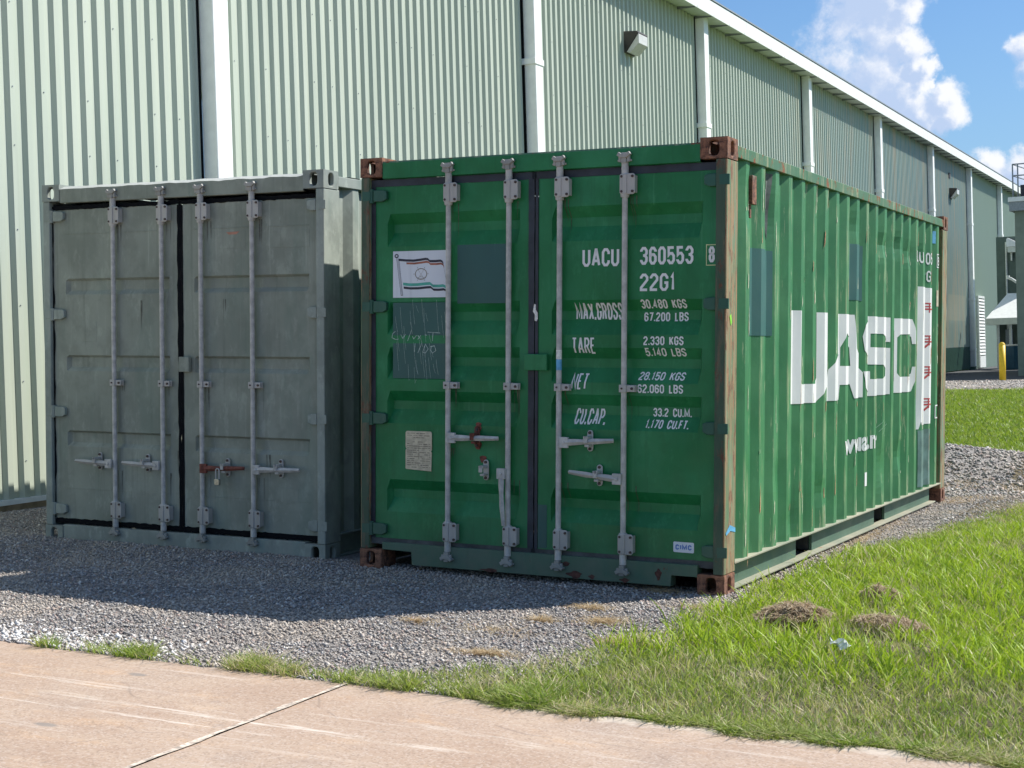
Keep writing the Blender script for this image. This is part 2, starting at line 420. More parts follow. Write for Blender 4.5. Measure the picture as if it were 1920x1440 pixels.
def gravelm(N, b, o):
    v = N.n('ShaderNodeTexVoronoi'); N.put(v.inputs['Vector'], o); v.inputs['Scale'].default_value = 70
    cc = N.sep(v.outputs['Color'])[0]
    c = N.mix(cc, (.26, .24, .225), (.46, .43, .40))
    c = N.mix(N.ramp(v.outputs['Distance'], .3, .7, 0, .7), c, (.12, .11, .105))
    c = N.mix(N.ramp(N.noise(o, 2.3, 6, .6), .5, .68, 0, .6), c, (.40, .33, .25))
    N.put(b.inputs['Base Color'], c); b.inputs['Roughness'].default_value = .95
    bump(N, b, v.outputs['Distance'], 1.0, .012)
M['gravel'] = mat('gravel_bed', gravelm)


def stonem(N, b, o):
    r = N.n('ShaderNodeNewGeometry').outputs['Random Per Island']
    c = N.mix(N.ramp(r, 0, .8), (.19, .18, .175), (.41, .385, .36))
    c = N.mix(N.ramp(r, .91, .97), c, (.68, .65, .60))
    c = N.mix(N.ramp(N.m('FRACT', N.m('MULTIPLY', r, 37.3)), .82, .95, 0, .8), c, (.40, .29, .25))
    c = N.mix(N.ramp(N.noise(o, 1.6, 4), .42, .66, 0, .6), c, (.50, .43, .35))
    N.put(b.inputs['Base Color'], c); b.inputs['Roughness'].default_value = .9
M['stone'] = mat('crushed_stone', stonem)


def slabm(N, b, o):
    xyz = N.sep(o)
    n = N.noise(o, 1.4, 6, .6); f = N.noise(o, 55, 5, .7); m2 = N.noise(N.mapv(o, (1, 2.2, 1), rot=(0, 0, .1)), 3.2, 6, .6)
    c = N.mix(N.ramp(n, .35, .65), (.36, .25, .178), (.42, .31, .228))
    c = N.mix(N.ramp(m2, .52, .72, 0, .55), c, (.50, .32, .185))
    c = N.mix(N.ramp(N.noise(o, .75, 6, .65), .47, .66, 0, .75), c, (.30, .23, .185))
    c = N.mix(N.ramp(f, .35, .72, 0, .40), c, (.50, .41, .34))
    c = N.mix(N.ramp(N.noise(o, 9, 6, .7), .60, .72, 0, .5), c, (.28, .22, .18))
    c = N.mix(N.ramp(N.noise(N.mapv(o, (1, 3, 1), loc=(4, 2, 0)), 2.2, 7, .7), .5, .7, 0, .5), c, (.48, .37, .275))
    vo = N.n('ShaderNodeTexVoronoi'); N.put(vo.inputs['Vector'], o); vo.inputs['Scale'].default_value = 130
    vr = N.sep(vo.outputs['Color'])[0]
    c = N.mix(N.m('MULTIPLY', N.m('GREATER_THAN', vr, .84), .30), c, (.58, .50, .44))
    c = N.mix(N.m('MULTIPLY', N.m('LESS_THAN', vr, .12), .40), c, (.20, .145, .11))
    ck = N.n('ShaderNodeTexVoronoi', feature='DISTANCE_TO_EDGE'); N.put(ck.inputs['Vector'], N.v('ADD', o, N.v('SCALE', N.v('SUBTRACT', N.n('ShaderNodeTexNoise').outputs[1], (.5, .5, .5)), sc=.5))); ck.inputs['Scale'].default_value = .8
    c = N.mix(N.m('MULTIPLY', N.ramp(ck.outputs[0], .0, .006, .6, 0), N.ramp(N.noise(o, 1.3, 3), .5, .6)), c, (.20, .15, .12))
    # dragged tyre and scrape marks running along the drive, nearly parallel to its edge
    s1 = N.noise(N.mapv(o, (.55, 26, 1), rot=(0, 0, -.035)), 1.0, 6, .62)
    c = N.mix(N.m('MULTIPLY', N.ramp(s1, .56, .72, 0, .6), N.ramp(N.noise(o, .9, 3), .38, .6)), c, (.68, .60, .52))
    s2 = N.noise(N.mapv(o, (.8, 48, 1), rot=(0, 0, .05), loc=(3, 7, 0)), 1.0, 7, .7)
    c = N.mix(N.ramp(s2, .62, .72, 0, .45), c, (.72, .66, .60))
    for (yy, sl_, w, x0, x1, a) in [(-3.34, -.03, .02, -2.6, -1.35, .55), (-3.50, -.02, .03, -1.9, .35, .75), (-3.62, .0, .016, -2.4, -.4, .75), (-3.26, -.1, .03, -.3, .9, .4), (-3.7, -.04, .035, .2, 1.5, .3), (-3.05, -.01, .02, .3, 1.6, .3), (-4.02, .02, .02, -.7, .3, .4)]:
        d = N.m('ABSOLUTE', N.m('SUBTRACT', xyz[1], N.m('ADD', N.m('MULTIPLY', xyz[0], sl_), N.m('ADD', yy, N.m('MULTIPLY', N.m('SUBTRACT', N.noise(o, 2.5, 4), .5), .07)))))
        k = N.m('MULTIPLY', N.ramp(d, w * .2, w, a, 0), N.m('MULTIPLY', N.ramp(xyz[0], x0, x0 + .3), N.ramp(xyz[0], x1 - .4, x1, 1, 0)))
        k = N.m('MULTIPLY', k, N.ramp(N.noise(N.mapv(o, (3, 45, 1)), 1.0, 7, .75), .44, .60))
        c = N.mix(k, c, (.74, .68, .60))
    # pale crumbling edge beside the grass
    ed = N.m('ADD', xyz[1], N.m('MULTIPLY', N.noise(o, 7, 5), .12))
    c = N.mix(N.m('MULTIPLY', N.ramp(N.m('ADD', ed, N.m('MULTIPLY', N.noise(o, 25, 4), .10)), -2.80, -2.74), N.ramp(xyz[0], -.6, .6, 0, .55)), c, (.60, .54, .46))
    # pale rim along the joint
    jd = N.m('ABSOLUTE', N.m('SUBTRACT', N.m('ADD', xyz[0], N.m('MULTIPLY', N.m('SUBTRACT', N.noise(o, 12, 5), .5), .02)), N.m('ADD', -.617, N.m('MULTIPLY', xyz[1], -.0375 * -1.0))))
    # oily dark blots
    for (bx, by, br, a) in [(-1.62, -3.04, .05, .75), (-1.38, -3.86, .05, .75), (-2.2, -4.1, .3, .35)]:
        d = N.v('LENGTH', N.v('MULTIPLY', N.v('SUBTRACT', N.v('ADD', o, N.v('SCALE', N.v('SUBTRACT', N.n('ShaderNodeTexNoise').outputs[1], (.5, .5, .5)), sc=.08)), (bx, by, 0)), (1, 2.2, 0)))
        c = N.mix(N.ramp(d, br * .7, br * 1.3, a, 0), c, (.22, .20, .18))
    N.put(b.inputs['Base Color'], c); b.inputs['Roughness'].default_value = .88
    bump(N, b, N.m('ADD', N.m('MULTIPLY', f, .6), N.noise(o, 200, 3)), .25, .003)
M['slab'] = mat('stained_pink_concrete', slabm)
M['grout'] = plain('pale_joint_filler', (.52, .44, .36), .9, 0, .5, 30, .8)
M['asphalt'] = plain('asphalt', (.06, .062, .066), .9, 0, .2, 12, .5)

EDGE = -2.80   # north edge of the drive
xs = np.unique(np.concatenate([np.linspace(-900, -80, 12), np.linspace(-80, -12, 18), np.arange(-12, 10, .2), np.linspace(10, 80, 20), np.linspace(80, 900, 12)]))
ys = np.unique(np.concatenate([np.linspace(-900, -60, 12), np.linspace(-60, -4, 15), np.arange(-4, 16, .2), np.linspace(16, 80, 70), np.linspace(80, 900, 14)]))
terrain('ground', xs, ys, M['soil'], -.022)
gx = np.arange(-6.75, .5, .1)


def gkeep(x, y):
    return (x < .16 + .12 * hsh(x * 2, y * 1.6) + .75 * sst((y - .5) / 6) + .28 * sst(-(y + .2) / 1) * 0 - .35 * sst(-(y + 1.35) / 1.3)) | ((y > 6.2) & (x < .75))
terrain('gravel_yard', gx, np.arange(EDGE - .02, 9.8, .1), M['gravel'], -.004, gkeep)
terrain('dirt_strip', np.arange(-7, 4, .5), np.arange(25.5, 34.2, .4), M['gravel'], .01)
terrain('asphalt_apron', np.arange(-6.8, 8, .8), np.arange(33.8, 75, 1.0), M['asphalt'], .012)

# concrete drive: slabs side by side with a filled joint between
drive = link('concrete_drive', None, kind='structure')


def slab_z(x, y): return -.0337 * min(max(x, -6.8), 3.0) - .0089 * max(min(y, 7), -3) + .0
joints = [-9.8, -5.25, -.72, 3.85, 8.4]
xl = [-60] + joints + [40]
for r, (y0, y1) in enumerate([(-7.25, EDGE), (-12, -7.27)]):
    for i in range(len(xl) - 1):
        a, b_ = xl[i] + .009, xl[i + 1] - .009
        nx = max(2, int(min(b_ - a, 12) / .06)) if r == 0 and a > -6 and b_ < 5 else 6
        mb = MB(); rows = []
        XX = np.linspace(a, b_, nx)
        je = lambda y, j: -.035 * (y + 2.8) * 0
        jit = .012 * np.sin(XX * 9) + .010 * np.sin(XX * 23 + 1) + .006 * np.sin(XX * 61)
        top = [(x, y1 + (j if r == 0 else 0), slab_z(x, y1)) for x, j in zip(XX, jit)]
        bot = [(x, y0, slab_z(x, y0)) for x in XX]
        tl = [(x, y, z - .12) for x, y, z in top]; bl_ = [(x, y, z - .12) for x, y, z in bot]
        mb.grid([bl_, bot, top, tl])
        mb.build('slab', M['slab'], drive)
    for j in joints:
        mb = MB(); k = 40
        P = []
        for t in range(k + 1):
            y = y0 + (y1 - y0) * t / k; w0 = .0125 + .004 * math.sin(t * 2.3) + .004 * math.sin(t * 5.1) + .003 * random.random()
            jj = j + .003 * math.sin(t * 1.7); P.append([(jj - w0, y, slab_z(j, y) + .0035), (jj, y, slab_z(j, y) + .001 + .003 * random.random()), (jj + w0 * .9, y, slab_z(j, y) + .0035)])
        mb.grid(P).build('joint_filler', M['grout'], drive)


# ---- crushed stone, grass and dry grass: loose cover nobody could count
def stones(name, XY, smin, smax, lift=0.0, **k):
    n = len(XY)
    base = np.array([(1, 0, 0), (-1, 0, 0), (0, 1, 0), (0, -1, 0), (0, 0, 1), (0, 0, -1)], float)
    T = np.array([(0, 2, 4), (2, 1, 4), (1, 3, 4), (3, 0, 4), (2, 0, 5), (1, 2, 5), (3, 1, 5), (0, 3, 5)])
    s = smin + (smax - smin) * rng.random(n) ** 2.2
    P = base[None] + rng.uniform(-.38, .38, (n, 6, 3))
    P *= (s[:, None] * np.stack([np.ones(n), rng.uniform(.5, .95, n), rng.uniform(.3, .75, n)], 1))[:, None, :]
    a = rng.uniform(0, 2 * np.pi, n); tl = rng.normal(0, .35, n); ca, sa = np.cos(a), np.sin(a); ct, st_ = np.cos(tl), np.sin(tl)
    x, y, z = P[..., 0], P[..., 1], P[..., 2]
    x, z = x * ct[:, None] - z * st_[:, None], x * st_[:, None] + z * ct[:, None]
    x, y = x * ca[:, None] - y * sa[:, None], x * sa[:, None] + y * ca[:, None]
    V = np.stack([x + XY[:, :1], y + XY[:, 1:2], z + (gz(XY[:, 0], XY[:, 1]) + s * .22 + lift)[:, None]], -1)
    Tt = (T[None] + (np.arange(n) * 6)[:, None, None]).reshape(-1, 3)
    return link(name, np_mesh(name, V.reshape(-1, 3), tris=Tt, m=M['stone']), kind='stuff', **k)


def scatter(n, x0, x1, y0, y1): return np.stack([rng.uniform(x0, x1, n), rng.uniform(y0, y1, n)], 1)


A = scatter(150000, -6.7, .75, EDGE + .0, 1.6)
A = A[gkeep(A[:, 0], A[:, 1]) & ~((A[:, 1] > .25) & (A[:, 0] < -.15) & (A[:, 0] > -5.1))]
B_ = scatter(36000, -.25, 1.2, -.4, 7.2); B_ = B_[gkeep(B_[:, 0], B_[:, 1]) & (rng.random(len(B_)) < .75)]
C_ = scatter(15000, -3.6, 1.6, 6.3, 10.6)
C_ = C_[(((C_[:, 0] + .75) / 2.25) ** 2 + ((C_[:, 1] - 8.6) / 1.75) ** 2 < 1) | (C_[:, 1] < 8)]
C_ = C_[C_[:, 0] < .95 + .2 * np.sin(C_[:, 1] * 5)]
stones('gravel_stones', np.concatenate([A, B_]), .0038, .0145)
stones('gravel_stones', C_, .012, .032)
D_ = scatter(5000, -6, -1.5, 25.6, 33.6); stones('gravel_stones', D_, .02, .05)
# a few pale lumps and a bright chalky spill at the drive's edge
L_ = np.concatenate([scatter(1400, -2.95, -1.75, EDGE + .01, -2.40), scatter(40, -6, -.2, -2.6, -1.2)])
L_ = L_[(rng.random(len(L_)) < np.clip(1.1 - (L_[:, 1] + 2.8) * 2.2, 0.1, 1))]


def pale(N, b, o):
    r = N.n('ShaderNodeNewGeometry').outputs['Random Per Island']
    N.put(b.inputs['Base Color'], N.mix(r, (.45, .43, .41), (.82, .80, .77))); b.inputs['Roughness'].default_value = .9
st = stones('pale_stones', L_, .006, .018, .003); st.data.materials.clear(); st.data.materials.append(mat('pale_stone', pale))


def grassm(name, cols, straw, sf, tint=(.38, .50, .04)):
    def f(N, b, o):
        r = N.n('ShaderNodeNewGeometry').outputs['Random Per Island']
        r2 = N.m('FRACT', N.m('MULTIPLY', r, 91.7))
        pos = N.n('ShaderNodeNewGeometry').outputs['Position']
        big = N.noise(pos, 1.9, 4, .6)
        c = N.mix(r, cols[0], cols[1])
        c = N.mix(N.ramp(big, .42, .62, 0, .55), c, cols[2])
        thr = N.ramp(N.noise(pos, 2.7, 4, .6), .4, .65, 1 - sf * .3, 1 - sf * 1.6)
        c = N.mix(N.m('GREATER_THAN', r2, thr), c, straw)
        N.put(b.inputs['Base Color'], c); b.inputs['Roughness'].default_value = .5
        b.inputs['Specular IOR Level'].default_value = .35
        tr = N.n('ShaderNodeBsdfTranslucent'); N.put(tr.inputs[0], N.mix(.5, c, tint))
        mx = N.n('ShaderNodeMixShader'); mx.inputs[0].default_value = .38
        out = [q for q in N.t.nodes if q.type == 'OUTPUT_MATERIAL'][0]
        N.L.new(b.outputs[0], mx.inputs[1]); N.L.new(tr.outputs[0], mx.inputs[2]); N.L.new(mx.outputs[0], out.inputs[0])
    return mat(name, f)


M['lush'] = grassm('lush_grass', ((.20, .34, .015), (.46, .60, .045), (.38, .54, .04)), (.56, .50, .27), .20)
M['mown'] = grassm('mown_grass', ((.17, .27, .045), (.33, .43, .09), (.36, .39, .13)), (.62, .53, .34), .42)
M['farg'] = grassm('far_grass', ((.15, .25, .025), (.25, .38, .05), (.18, .27, .05)), (.34, .32, .14), .15)
M['straw'] = grassm('straw', ((.46, .34, .19), (.62, .48, .29), (.54, .41, .25)), (.66, .57, .40), .4, (.55, .42, .25))
M['clip'] = grassm('dry_clippings', ((.36, .27, .17), (.56, .45, .30), (.46, .36, .24)), (.56, .48, .34), .3, (.45, .34, .22))


def blades(name, XY, h0, h1, w, lean, m, flat=0.0, lift=0, hs=1.0, **k):
    n = len(XY)
    h = rng.uniform(h0, h1, n) * (.75 + .5 * rng.random(n)) * hs; a = rng.uniform(0, 2 * np.pi, n); ln = lean * (.25 + rng.random(n)) * h
    fa = rng.uniform(0, 2 * np.pi, n); ww = w * rng.uniform(.6, 1.3, n) / 2
    d = np.stack([np.cos(a), np.sin(a)], 1); s = np.stack([np.cos(fa), np.sin(fa)], 1)
    z0 = gz(XY[:, 0], XY[:, 1]) - .012 + lift
    V = np.zeros((n, 7, 3))
    for i, (t, wf) in enumerate(((0, .9), (.45, 1.0), (.8, .6))):
        c = XY + d * (ln * t ** 2)[:, None]; zz = z0 + h * (t - flat * t * t * .5)
        for q, sg in enumerate((-1, 1)):
            V[:, i * 2 + q, :2] = c + sg * s * (ww * wf)[:, None]; V[:, i * 2 + q, 2] = zz
    V[:, 6, :2] = XY + d * ln[:, None]; V[:, 6, 2] = z0 + h * (1 - flat * .5)
    bq = np.array([(0, 1, 3, 2), (2, 3, 5, 4)]); bt = np.array([(4, 5, 6)])
    off = (np.arange(n) * 7)[:, None, None]
    return link(name, np_mesh(name, V.reshape(-1, 3), (bt + off).reshape(-1, 3), (bq + off).reshape(-1, 4), m), kind='stuff', **k)


def edge_x(y):   # left limit of the grass beside the container
    return np.where(y < -1.4, np.interp(y, [-2.8, -2.45, -2.1, -1.4], [-1.2, -.45, -.18, .02]), np.interp(y, [-1.4, -.5, .2, 1.2, 2.5, 3.4, 4.9, 6.6], [.04, .08, .14, .15, .22, .44, .74, 1.05]))


def right_x(y): return np.interp(y, [-2.8, 8.5, 34], [2.3, .75, -2.6])   # beyond this the picture ends; the grass thins but goes on


def field(n, x1, y0, y1):
    P = scatter(n, -1.3, x1, y0, y1)
    e = edge_x(P[:, 1]) + .10 * hsh(P[:, 0] * 3, P[:, 1] * 3) + rng.normal(0, .04, len(P))
    return P[P[:, 0] > e]


P = field(300000, 2.6, EDGE + .01, 6.6)
P = P[P[:, 0] < right_x(P[:, 1]) + .1]
hn = hsh(P[:, 0] * 1.6 + 2, P[:, 1] * 1.6)
tall = sst((P[:, 1] + 1.95 + .25 * hn) / .5)
bare = np.exp(-(((P[:, 0] - .85) / .45) ** 2 + ((P[:, 1] + .45) / .5) ** 2)) * .5
tuft = np.sin(P[:, 0] * 31 + 2 * np.sin(P[:, 1] * 17)) * np.sin(P[:, 1] * 29 + 2 * np.sin(P[:, 0] * 19))
u = rng.random(len(P))
hp = np.zeros(len(P))
for (a_, b_, c_, d_) in ((.60, -.76, .20, .17), (.86, .06, .13, .10), (1.12, -.84, .22, .12)): hp = np.maximum(hp, np.exp(-((P[:, 0] - a_) / c_) ** 2 * 1.0 - ((P[:, 1] - b_) / d_) ** 2 * 1.0))
isT = (u < (1 - .95 * hp) * tall * .42 * (1 - bare) * (.65 + .45 * tuft)) & (hn > -.62)
TG = P[isT]; de = TG[:, 0] - edge_x(TG[:, 1])
hsT = np.where(TG[:, 1] > 2.2, .35 + .65 * sst((de - .05) / .6), 1) * (.75 + .35 * hsh(TG[:, 0] * 4, TG[:, 1] * 4)) * (1 - .25 * sst((TG[:, 1] - 1) / 3))
blades('tall_grass', TG, .045, .15, .0075, .95, M['lush'], hs=hsT)
rest = P[~isT]; u = rng.random(len(rest)); mw = rest[u < np.where(rest[:, 1] < -1.6, .62, .26)]
blades('mown_grass', mw, .022, .062, .0045, 1.1, M['mown'])
# off the picture to the right
Q = field(90000, 7.5, EDGE + .01, 12); Q = Q[Q[:, 0] > right_x(Q[:, 1]) + .05]
blades('outer_grass', Q, .05, .12, .012, .8, M['lush'])
# grass spilling along the drive's edge
n = 26000
E_ = scatter(n, -2.45, .2, EDGE - .015, -2.50)
cl = .5 + .5 * np.sin(E_[:, 0] * 9.5 + .6) + .35 * np.sin(E_[:, 0] * 23); cl = np.where(E_[:, 0] < -.3, 1.5 * cl - .55, cl)
wid = np.interp(E_[:, 0], [-2.45, -2.3, -2.0, -1.82, -1.72, -1.5, -1.42, -1.2, -1.0, -.85, -.6, -.3, .2], [.02, .10, .15, .10, .04, .13, .10, .19, .15, .08, .07, .14, .30])
E_ = E_[(E_[:, 1] - EDGE < wid * (.55 + .5 * cl)) & (rng.random(n) < np.clip(.15 + .8 * cl, .06, .8))]
blades('verge_grass', E_, .02, .075, .0045, 1.5, M['mown'])
# straggling edge over the slab on the right
O_ = scatter(16000, -.1, 2.4, EDGE - .07, EDGE + .05)
ow = .035 + .035 * np.sin(O_[:, 0] * 7.3) + .03 * np.sin(O_[:, 0] * 19 + 1)
O_ = O_[O_[:, 1] > EDGE - ow]
blades('verge_grass', O_, .015, .05, .0042, 2.2, M['mown'], .3)
# the lawn beyond the gravel heap
n = 150000; yy = 9.3 + (26.5 - 9.3) * rng.random(n) ** 1.5
Lw = np.stack([right_x(yy) + rng.uniform(-4.2, 1.2, n), yy], 1)
Lw = Lw[~((((Lw[:, 0] + .75) / 2.25) ** 2 + ((Lw[:, 1] - 8.6) / 1.75) ** 2 < 1) | ((Lw[:, 1] < 9.6) & (Lw[:, 0] < .6)))]
blades('lawn_grass', Lw, .05, .11, .018, .9, M['farg'])
# sparse blades, straw and weeds over the bare strip beside the container
R_ = scatter(15000, -.02, 1.2, -1.2, 7); R_ = R_[(R_[:, 0] < edge_x(R_[:, 1]) + .25) & (hsh(R_[:, 0] * 3, R_[:, 1] * 3) > -.25)]
blades('strip_straw', R_, .008, .03, .004, 3.2, M['straw'], .6)
C2 = scatter(12000, -1.6, 1.4, 5.8, 8.2); C2 = C2[hsh(C2[:, 0] * 2, C2[:, 1] * 2.4) > .05]
blades('strip_straw', C2[C2[:, 0] > -.4], .01, .05, .006, 2.8, M['straw'], .6)


def clump(pts, m, name, label, cat, group=None, h=(.01, .05), w=.0035, lean=2.5):
    o = blades(name, np.array(pts), h[0], h[1], w, lean, m, .5)
    return o


def disc(cx, cy, rx, ry, n): 
    a = rng.uniform(0, 2 * np.pi, n); r = np.abs(rng.normal(0, .62, n)) * (.6 + .5 * np.sin(3 * a + cx * 9) ** 2)
    return np.stack([cx + rx * r * np.cos(a), cy + ry * r * np.sin(a)], 1)


st_pts = np.concatenate([disc(-.46, -2.02, .20, .05, 700), disc(-.62, -1.10, .10, .07, 350), disc(-.30, -1.02, .18, .14, 700), disc(-.52, -.70, .16, .08, 400), disc(-.05, -1.47, .17, .12, 500), disc(.02, -.42, .2, .1, 350), disc(-1.15, -1.48, .10, .04, 180), disc(-.35, .02, .22, .13, 500), disc(-.7, -1.5, .5, .3, 250), disc(.1, 3.0, .15, 2.5, 900), disc(-.42, .02, .06, .05, 120)])
blades('dry_straw', st_pts, .012, .04, .0036, 2.6, M['straw'], .6, .010)


def tangle(name, cx, cy, rx, ry, hh, n, m, label, group):
    """a heap of dried clippings: short curved strips piled into a low mound"""
    a = rng.uniform(0, 2 * np.pi, n); r = np.sqrt(rng.random(n))
    x = cx + rx * r * np.cos(a); y = cy + ry * r * np.sin(a)
    lump = .55 + .45 * np.sin(x * 41 + 3 * np.sin(y * 23)) * np.cos(y * 37 + 2 * np.sin(x * 29))
    kp = rng.random(n) < (.25 + .75 * lump) * (1.15 - r ** 3); x, y, r, a, lump = x[kp], y[kp], r[kp], a[kp], lump[kp]; n = len(x)
    zt = gz(x, y) + .045 + hh * (1 - r ** 2) * (.35 + .65 * lump) * rng.random(n) ** .5
    L = rng.uniform(.03, .085, n); d = rng.uniform(0, 2 * np.pi, n); el = rng.normal(.1, .45, n)
    D = np.stack([np.cos(d) * np.cos(el), np.sin(d) * np.cos(el), np.sin(el)], 1); up = np.array([0, 0, 1.]); sd = np.cross(D, up); sd /= np.linalg.norm(sd, axis=1)[:, None]
    P0 = np.stack([x, y, zt], 1); V = np.zeros((n, 6, 3))
    for i, t in enumerate((-.5, 0, .5)):
        c = P0 + D * (L * t)[:, None] + up * (-.25 * L * (2 * t) ** 2)[:, None]
        V[:, 2 * i] = c - sd * .0018; V[:, 2 * i + 1] = c + sd * .0018 + up * .001
    q = np.array([(0, 1, 3, 2), (2, 3, 5, 4)]); off = (np.arange(n) * 6)[:, None, None]
    o = link(name, np_mesh(name, V.reshape(-1, 3), quads=(q + off).reshape(-1, 4), m=m))
    o['label'] = label; o['category'] = 'grass clump'; o['group'] = group
    return o


GC = 'dried grass clippings lying on the lawn'
tangle('clippings_heap', .60, -.72, .20, .17, .08, 4200, M['clip'], 'largest brown heap of dried grass clippings, lying in the tall grass nearest the container', GC)
tangle('clippings_heap', .86, .08, .11, .08, .07, 1100, M['clip'], 'smallest brown clump of dried clippings farther back in the tall grass beside the container', GC)
tangle('clippings_heap', 1.10, -.80, .20, .11, .05, 1300, M['clip'], 'flat scattered brown clippings to the right of the largest heap', GC)

# crumpled scrap of pale litter
mb = MB(); P = []
for i in range(7):
    P.append([(.095 * (i / 6 - .5) + .006 * random.random(), .05 * (j / 4 - .5), .018 * math.sin(i * 1.3 + j * .8) + .012 * random.random()) for j in range(5)])
mb.grid(P)
lit_o = mb.build('crumpled_litter', plain('pale_litter', (.62, .66, .60), .6), None); lit_o.location = (1.02, -1.47, float(gz(1.02, -1.47)) + .06); lit_o.rotation_euler = (.45, .25, .5)
sm = lit_o.modifiers.new('thickness', 'SOLIDIFY'); sm.thickness = .002
lit_o['label'] = 'crumpled scrap of pale litter lying in the grass in front of the clippings'; lit_o['category'] = 'litter'

# ================================================================== the long metal building
XW = -6.8; PITCH = .186; Y0W = 1.602 - 30 * PITCH
bld = root('metal_building', 'long sage green ribbed metal building with white downspouts behind both containers', 'building', (0, 0, 0))
DS = [-3.4, 4.22, 11.80, 19.39, 26.86, 34.30, 41.86, 49.1, 56.4, 63.7]
ZB, ZT = .305, 7.70


def ribs(y0, y1, z0, z1, x=XW, name='wall_panel', m=None, parent=bld):
    mb = MB(); k0 = math.floor((y0 - Y0W) / PITCH) - 1; pts = []
    k = k0
    while True:
        b0 = Y0W + k * PITCH
        for dy, dx in ((0, .036), (.062, .036), (.094, .0), (.158, .0)):
            pts.append((b0 + dy, dx))
        k += 1
        if b0 > y1: break
    q = []
    for a, b in zip(pts, pts[1:]):
        if a[0] < y0 < b[0]: q.append((y0, a[1] + (b[1] - a[1]) * (y0 - a[0]) / (b[0] - a[0])))
        if y0 <= a[0] <= y1: q.append(a)
        if a[0] < y1 < b[0]: q.append((y1, a[1] + (b[1] - a[1]) * (y1 - a[0]) / (b[0] - a[0])))
    zs = [z0, z1]
    mb.grid([[(x + d, y, z) for y, d in q] for z in zs])
    return mb.build(name, m or M['clad'], parent)


ends = DS + [71.0]
for i in range(len(ends) - 1):
    a, b = ends[i] + .10, ends[i + 1]
    if b > 44 and a < 48:      # bay with the dark green base
        ribs(a, b, 1.155, ZT); ribs(a, b, .35, 1.15, XW + .004, 'wainscot', M['wains'])
    else:
        ribs(a, b, ZB, ZT)
# black strips painting shade beside each downspout, base trim, footing, back wall and roof
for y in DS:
    mb = MB().box(XW + .0, XW + .040, y - .024, y - .002, ZB, ZT - .002); mb.build('gap_shade_strip', M['black_gap'], bld)
MB().box(XW - .02, XW + .050, -3.4, 71, ZB - .045, ZB - .002).build('base_trim', M['trim'], bld)
MB().box(XW - .25, XW + .022, -3.4, 71, -.3, ZB - .047).build('footing', M['found'], bld)
for i in range(24):
    y0 = -3.4 + i * 3.1
    if y0 > 71: break
    y1 = min(y0 + 3.094, 71)
    MB().prism([(XW + .40, 7.655), (XW + .415, 7.655), (XW + .435, 7.92), (XW + .40, 7.93)], y0, y1).build('fascia', M['trim'], bld, .002)
MB().box(XW + .34, XW + .45, -3.4, 71, 7.932, 7.96).build('gutter_lip', M['steel_grey'], bld)
y = -3.4; k = 0
while y < 71:
    y1 = min(y + .945, 71)
    MB().add([(XW - .01, y, 7.722), (XW + .405, y, 7.676), (XW + .405, y1, 7.676), (XW - .01, y1, 7.722), (XW - .01, y, 7.732), (XW + .405, y, 7.686), (XW + .405, y1, 7.686), (XW - .01, y1, 7.732)],
             [(0, 1, 2, 3), (7, 6, 5, 4), (0, 4, 5, 1), (3, 2, 6, 7), (0, 3, 7, 4), (1, 5, 6, 2)]).build('soffit_board', M['soffit'], bld)
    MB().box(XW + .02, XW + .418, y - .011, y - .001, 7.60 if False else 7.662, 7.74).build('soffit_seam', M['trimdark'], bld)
    y += .950; k += 1
MB().add([(XW - .0, -3.4, 7.74), (XW + .44, -3.4, 7.965), (XW - 22, -3.4, 10.2), (XW - .0, 71, 7.74), (XW + .44, 71, 7.965), (XW - 22, 71, 10.2)],
         [(0, 1, 2), (3, 5, 4), (1, 4, 5, 2), (0, 3, 4, 1), (0, 2, 5, 3)]).build('roof', M['roofm'], bld)
MB().box(XW - 22, XW - .3, -3.4, -3.3, -.2, 7.7).box(XW - 22, XW - .3, 70.9, 71, -.2, 7.7).build('end_wall', M['clad'], bld)
for y in DS:
    d = MB().box(XW + .035, XW + .215, y, y + .255, .42, 7.70).build('downspout', M['trim'], bld, .012)
    for z in (1.05, 2.9, 5.64):
        MB().box(XW + .005, XW + .228, y - .035, y + .275, z - .045, z + .045).build('strap', M['trim'], d, .006)
    MB().prismx([(y + .03, .44), (y + .25, .44), (y + .12, .22), (y - .10, .22)], XW + .04, XW + .22).build('outlet', M['wains'] if y > 44 else M['trim'], d, .006)
mb = MB()
zr = [.62, 1.3, 1.95, 2.6, 3.32, 3.82, 4.54, 5.3, 6.1, 6.9]
for kk in range(-1, 22):
    for z in zr:
        for q in (0, .372):
            y = 1.84 + .93 * kk + q - .21
            if q and (kk + int(z * 10)) % 2: continue
            mb.cyl((XW + .036, y, z), (XW + .043, y, z), .006, 6)
mb.build('screw_heads', M['steel_grey'], bld, kind='stuff')
